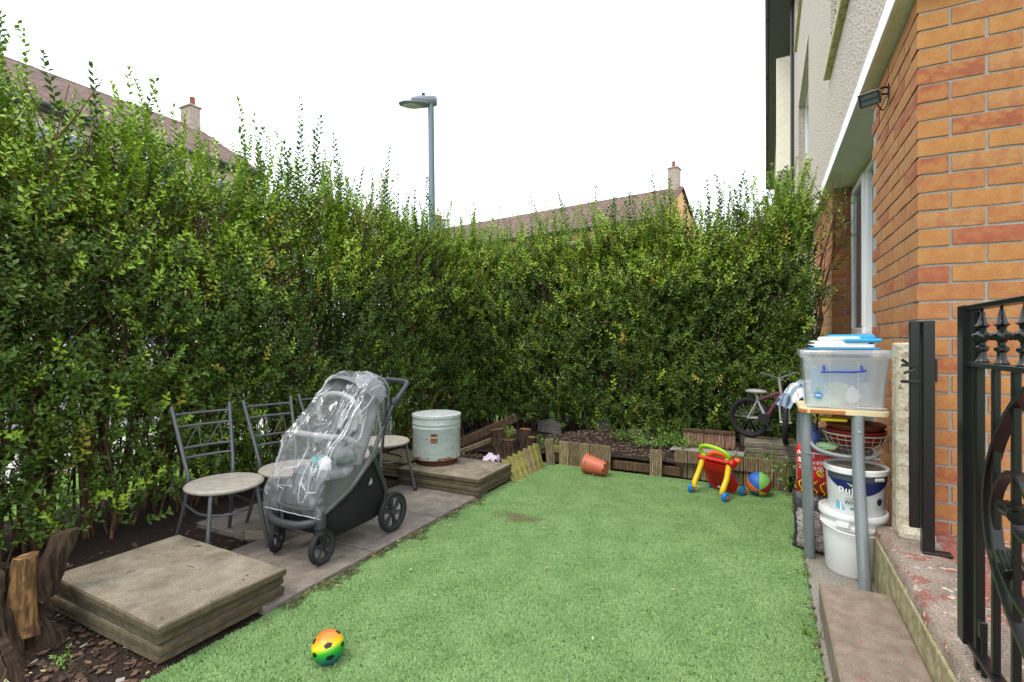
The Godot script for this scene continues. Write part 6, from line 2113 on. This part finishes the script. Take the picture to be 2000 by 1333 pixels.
func small_things():
	# old stump with a sawn limb at the left edge
	var t := thing("tree_stump", "gnarled old tree stump with a pale sawn limb at the left edge", "stump", V(-2.655, -0.03, -0.75))
	var rr := FastNoiseLite.new()
	rr.seed = 44; rr.frequency = 2.4; rr.fractal_octaves = 4
	var b := MB.new()
	b.sheet(44, 26, func(u, v):
		var a = TAU * u
		var y = v * 0.36
		var flare = 0.105 + 0.12 * pow(1.0 - v, 2.2) + 0.04 * sin(a * 5.0 + 1.0) * (1.0 - v * 0.6)
		var r = flare * (1.0 + 0.6 * rr.get_noise_3d(cos(a) * 0.7, y * 2.0, sin(a) * 0.7)) + 0.018 * sin(a * 13.0 + y * 9.0)
		if v > 0.96: r *= (1.0 - v) / 0.04
		return V(cos(a) * r, y + 0.05 * rr.get_noise_2d(a * 0.3, 7.0) * v, -sin(a) * r))
	part("trunk", b, M.bark, t)
	b = MB.new()
	stub(b, V(0.10, 0.10, -0.09), V(0.115, 0.40, -0.10), 0.045, 31)
	var limb := part("sawn_limb", b, M.cut_wood, t)
	b = MB.new()
	stub(b, V(0.03, 0.2, -0.16), V(0.07, 0.44, -0.24), 0.05, 33)
	part("limb", b, M.bark, t)
	b = MB.new()
	stub(b, V(-0.08, 0.2, 0.0), V(-0.14, 0.42, -0.02), 0.06, 35)
	part("limb", b, M.bark, t)
	# loose brick by the stroller's front wheel
	b = MB.new()
	b.box(V(0, 0.03, 0), V(0.19, 0.06, 0.09), 0.008)
	single("loose_brick", b, M.flag, "pale loose brick on the paving behind the stroller's front wheel", "brick", V(-2.70, 0.012, -1.98), 0.5)
	# bark chips, soil crumbs and dead leaves
	var chip := MB.new()
	chip.box(Vector3.ZERO, V(0.03, 0.006, 0.016), 0.002)
	var cm := chip.mesh()
	var lb := MB.new()
	leaf(lb, V(0, 0, -0.02), V(0, 0, 1), Vector3.UP, 0.042, 0.022, -0.1)
	var lm := lb.mesh()
	var xs := []; var cs := []; var lx := []; var lc := []
	for i in 2600:
		var p: Vector3
		if i < 1300: p = V(rf(-3.3, -1.96), rf(-0.022, -0.008), rf(-0.2, -1.06))
		elif i < 1900: p = V(rf(-3.4, -2.72), rf(-0.022, -0.006), rf(-1.0, -4.4))
		else: p = V(rf(-2.9, -1.97), rf(0.0, 0.03), rf(-3.82, -4.5))
		xs.append(Transform3D(Basis(Vector3.UP, rf(0, 6)) * Basis(Vector3.RIGHT, rf(-0.5, 0.5)) * Basis.from_scale(V(rf(0.3, 1.2), rf(0.6, 1.4), rf(0.5, 1.3))), p))
		cs.append(Color(0.045, 0.026, 0.017).lerp(Color(0.17, 0.095, 0.06), pow(rf(0, 1), 1.5)) if rf(0, 1) < 0.95 else Color(0.38, 0.34, 0.3))
	var un := FastNoiseLite.new()
	un.seed = 9; un.frequency = 3.0
	var bx := []; var bc := []
	for i in 2200:
		var x := rf(-2.3, 0.5); var z := rf(-4.64, -5.75)
		var v := (z + 4.56) / -2.34
		var y: float = smoothstep(0.0, 0.35, v) * 0.05 + 0.10 * smoothstep(-2.4, -1.6, x) + 0.02 + 0.02 * un.get_noise_2d(x * 1.4, z * 1.4)
		bx.append(Transform3D(Basis(Vector3.UP, rf(0, 6)) * Basis(Vector3.RIGHT, rf(-0.5, 0.5)) * Basis.from_scale(V(rf(0.3, 1.1), rf(0.6, 1.4), rf(0.5, 1.2))), V(x, y + 0.004, z)))
		bc.append(Color(0.06, 0.04, 0.028).lerp(Color(0.26, 0.19, 0.14), pow(rf(0, 1), 1.5)))
	tag(scatter("bark_chips", cm, M.litter, xs, self, cs), "brown bark chips and crumbs strewn on the soil by the hedge", "bark chips")
	tag(scatter("bed_litter", cm, M.litter, bx, self, bc), "twigs and crumbs of bark strewn on the raised back bed", "litter")
	for i in 150:
		var p := V(rf(-1.9, 0.15), 0.02, rf(-1.2, -4.45))
		if i % 3 == 0: p = V(rf(-1.95, -1.8), 0.02, rf(-1.6, -4.4))
		elif i % 3 == 1: p = V(rf(-1.9, 0.15), 0.02, rf(-4.2, -4.47))
		if i < 90: p = V(rf(-2.9, -1.97), 0.002, rf(-0.3, -1.0))
		lx.append(Transform3D(Basis(Vector3.UP, rf(0, 6)) * Basis(Vector3.RIGHT, rf(-0.4, 0.4)) * Basis.from_scale(Vector3.ONE * rf(0.35, 0.8)), p))
		lc.append([Color(0.36, 0.32, 0.16), Color(0.2, 0.12, 0.06), Color(0.4, 0.44, 0.2), Color(0.09, 0.06, 0.04)][rng.randi() % 4])
	tag(scatter("fallen_leaves", lm, M.litter, lx, self, lc), "small dry fallen leaves scattered over turf and soil", "leaves")
	# moss and small weeds along the kerb and paving edge
	var moss := MB.new()
	moss.ball(Vector3.ZERO, V(0.012, 0.006, 0.010), Basis.IDENTITY, 6, 4)
	var mx := []; var mc := []
	for i in 900:
		var p: Vector3
		if i < 420: p = V(0.178 + rf(-0.018, 0.014), 0.002, rf(-1.6, -4.5))
		elif i < 760: p = V(-1.957 + rf(-0.012, 0.03), 0.004, rf(-1.5, -3.3))
		else: p = V(-2.45 + rf(-0.35, 0.25), -0.012, -0.62 + rf(-0.12, 0.12))
		var k := un.get_noise_2d(p.z * 2.0, p.x)
		if k < -0.05 and i < 760: continue
		mx.append(Transform3D(Basis(Vector3.UP, rf(0, 6)) * Basis.from_scale(Vector3.ONE * rf(0.3, 1.1)), p))
		mc.append([Color(0.10, 0.12, 0.02), Color(0.16, 0.17, 0.03), Color(0.10, 0.07, 0.04), Color(0.05, 0.04, 0.025)][rng.randi() % 4])
	tag(scatter("moss", moss.mesh(), M.litter, mx, self, mc), "moss and grit along the edges of turf, kerb and paving", "moss")
	weed_clump("low bright green weeds behind the single ridged board", V(-1.05, 0.16, -5.15), 90, 0.36, 0.10, 610)
	weed_clump("taller green weed with yellow flowers beside the long panel", V(-0.72, 0.15, -5.05), 16, 0.14, 0.15, 620)
	weed_clump("green weed at the corner of the edging by the stump", V(-1.98, 0.10, -4.66), 16, 0.12, 0.10, 630)
	weed_clump("leafy plant with an orange flower between the edging and the table", V(0.23, 0.05, -4.42), 22, 0.09, 0.22, 640, true)
	weed_clump("trailing weeds on the bed below the timber stack", V(-0.05, 0.14, -4.83), 20, 0.22, 0.07, 650)
	weed_clump("small green sprigs at the foot of the front stump", V(-2.36, -0.02, -0.90), 4, 0.04, 0.06, 660)
	for i in 5:
		weed_clump(["tiny weed tuft at the kerb nearest the step", "tiny weed tuft at the kerb beside the bucket", "tiny weed tuft at the kerb beside the pebble bag", "tiny weed tuft at the far end of the kerb", "tiny weed tuft at the foot of the long ridged panel"][i], [V(0.17, 0.0, -2.35), V(0.17, 0.0, -2.95), V(0.165, 0.0, -3.45), V(0.165, 0.0, -4.1), V(0.05, 0.0, -4.5)][i], 6, 0.03, 0.03, 670 + i * 3)
	# scrap of plastic by the rear stump
	var un2 := FastNoiseLite.new()
	un2.seed = 17; un2.frequency = 10.0
	b = MB.new()
	b.sheet(14, 10, func(u, v): return V(lerpf(-0.08, 0.08, u), 0.03 + 0.05 * sin(PI * u) * sin(PI * v) + 0.05 * un2.get_noise_2d(u * 0.3, v * 0.3), lerpf(0.05, -0.05, v)))
	single("plastic_scrap", b, plain(C(206, 190, 214), 0.35), "crumpled pale lilac plastic scrap beside the leaning green panel", "litter", V(-2.36, 0.03, -4.17), 0.3)
	# grit on the back bed
	b = MB.new()
	b.sheet(24, 8, func(u, v): return V(lerpf(-0.32, 0.32, u), 0.012 * sin(PI * u) * sin(PI * v) + 0.02 * absf(un2.get_noise_2d(u, v)) - 0.004, lerpf(0.10, -0.10, v)))
	single("ash_heap", b, surf(paint([[noise(60, 3, 81), [[0.2, C(84, 80, 78)], [0.5, C(150, 146, 142)], [0.8, C(206, 202, 198)]]]]), 3.0, 0.95), "strip of grey ash and grit in front of the reddish panel", "ash", V(-0.50, 0.165, -5.0))
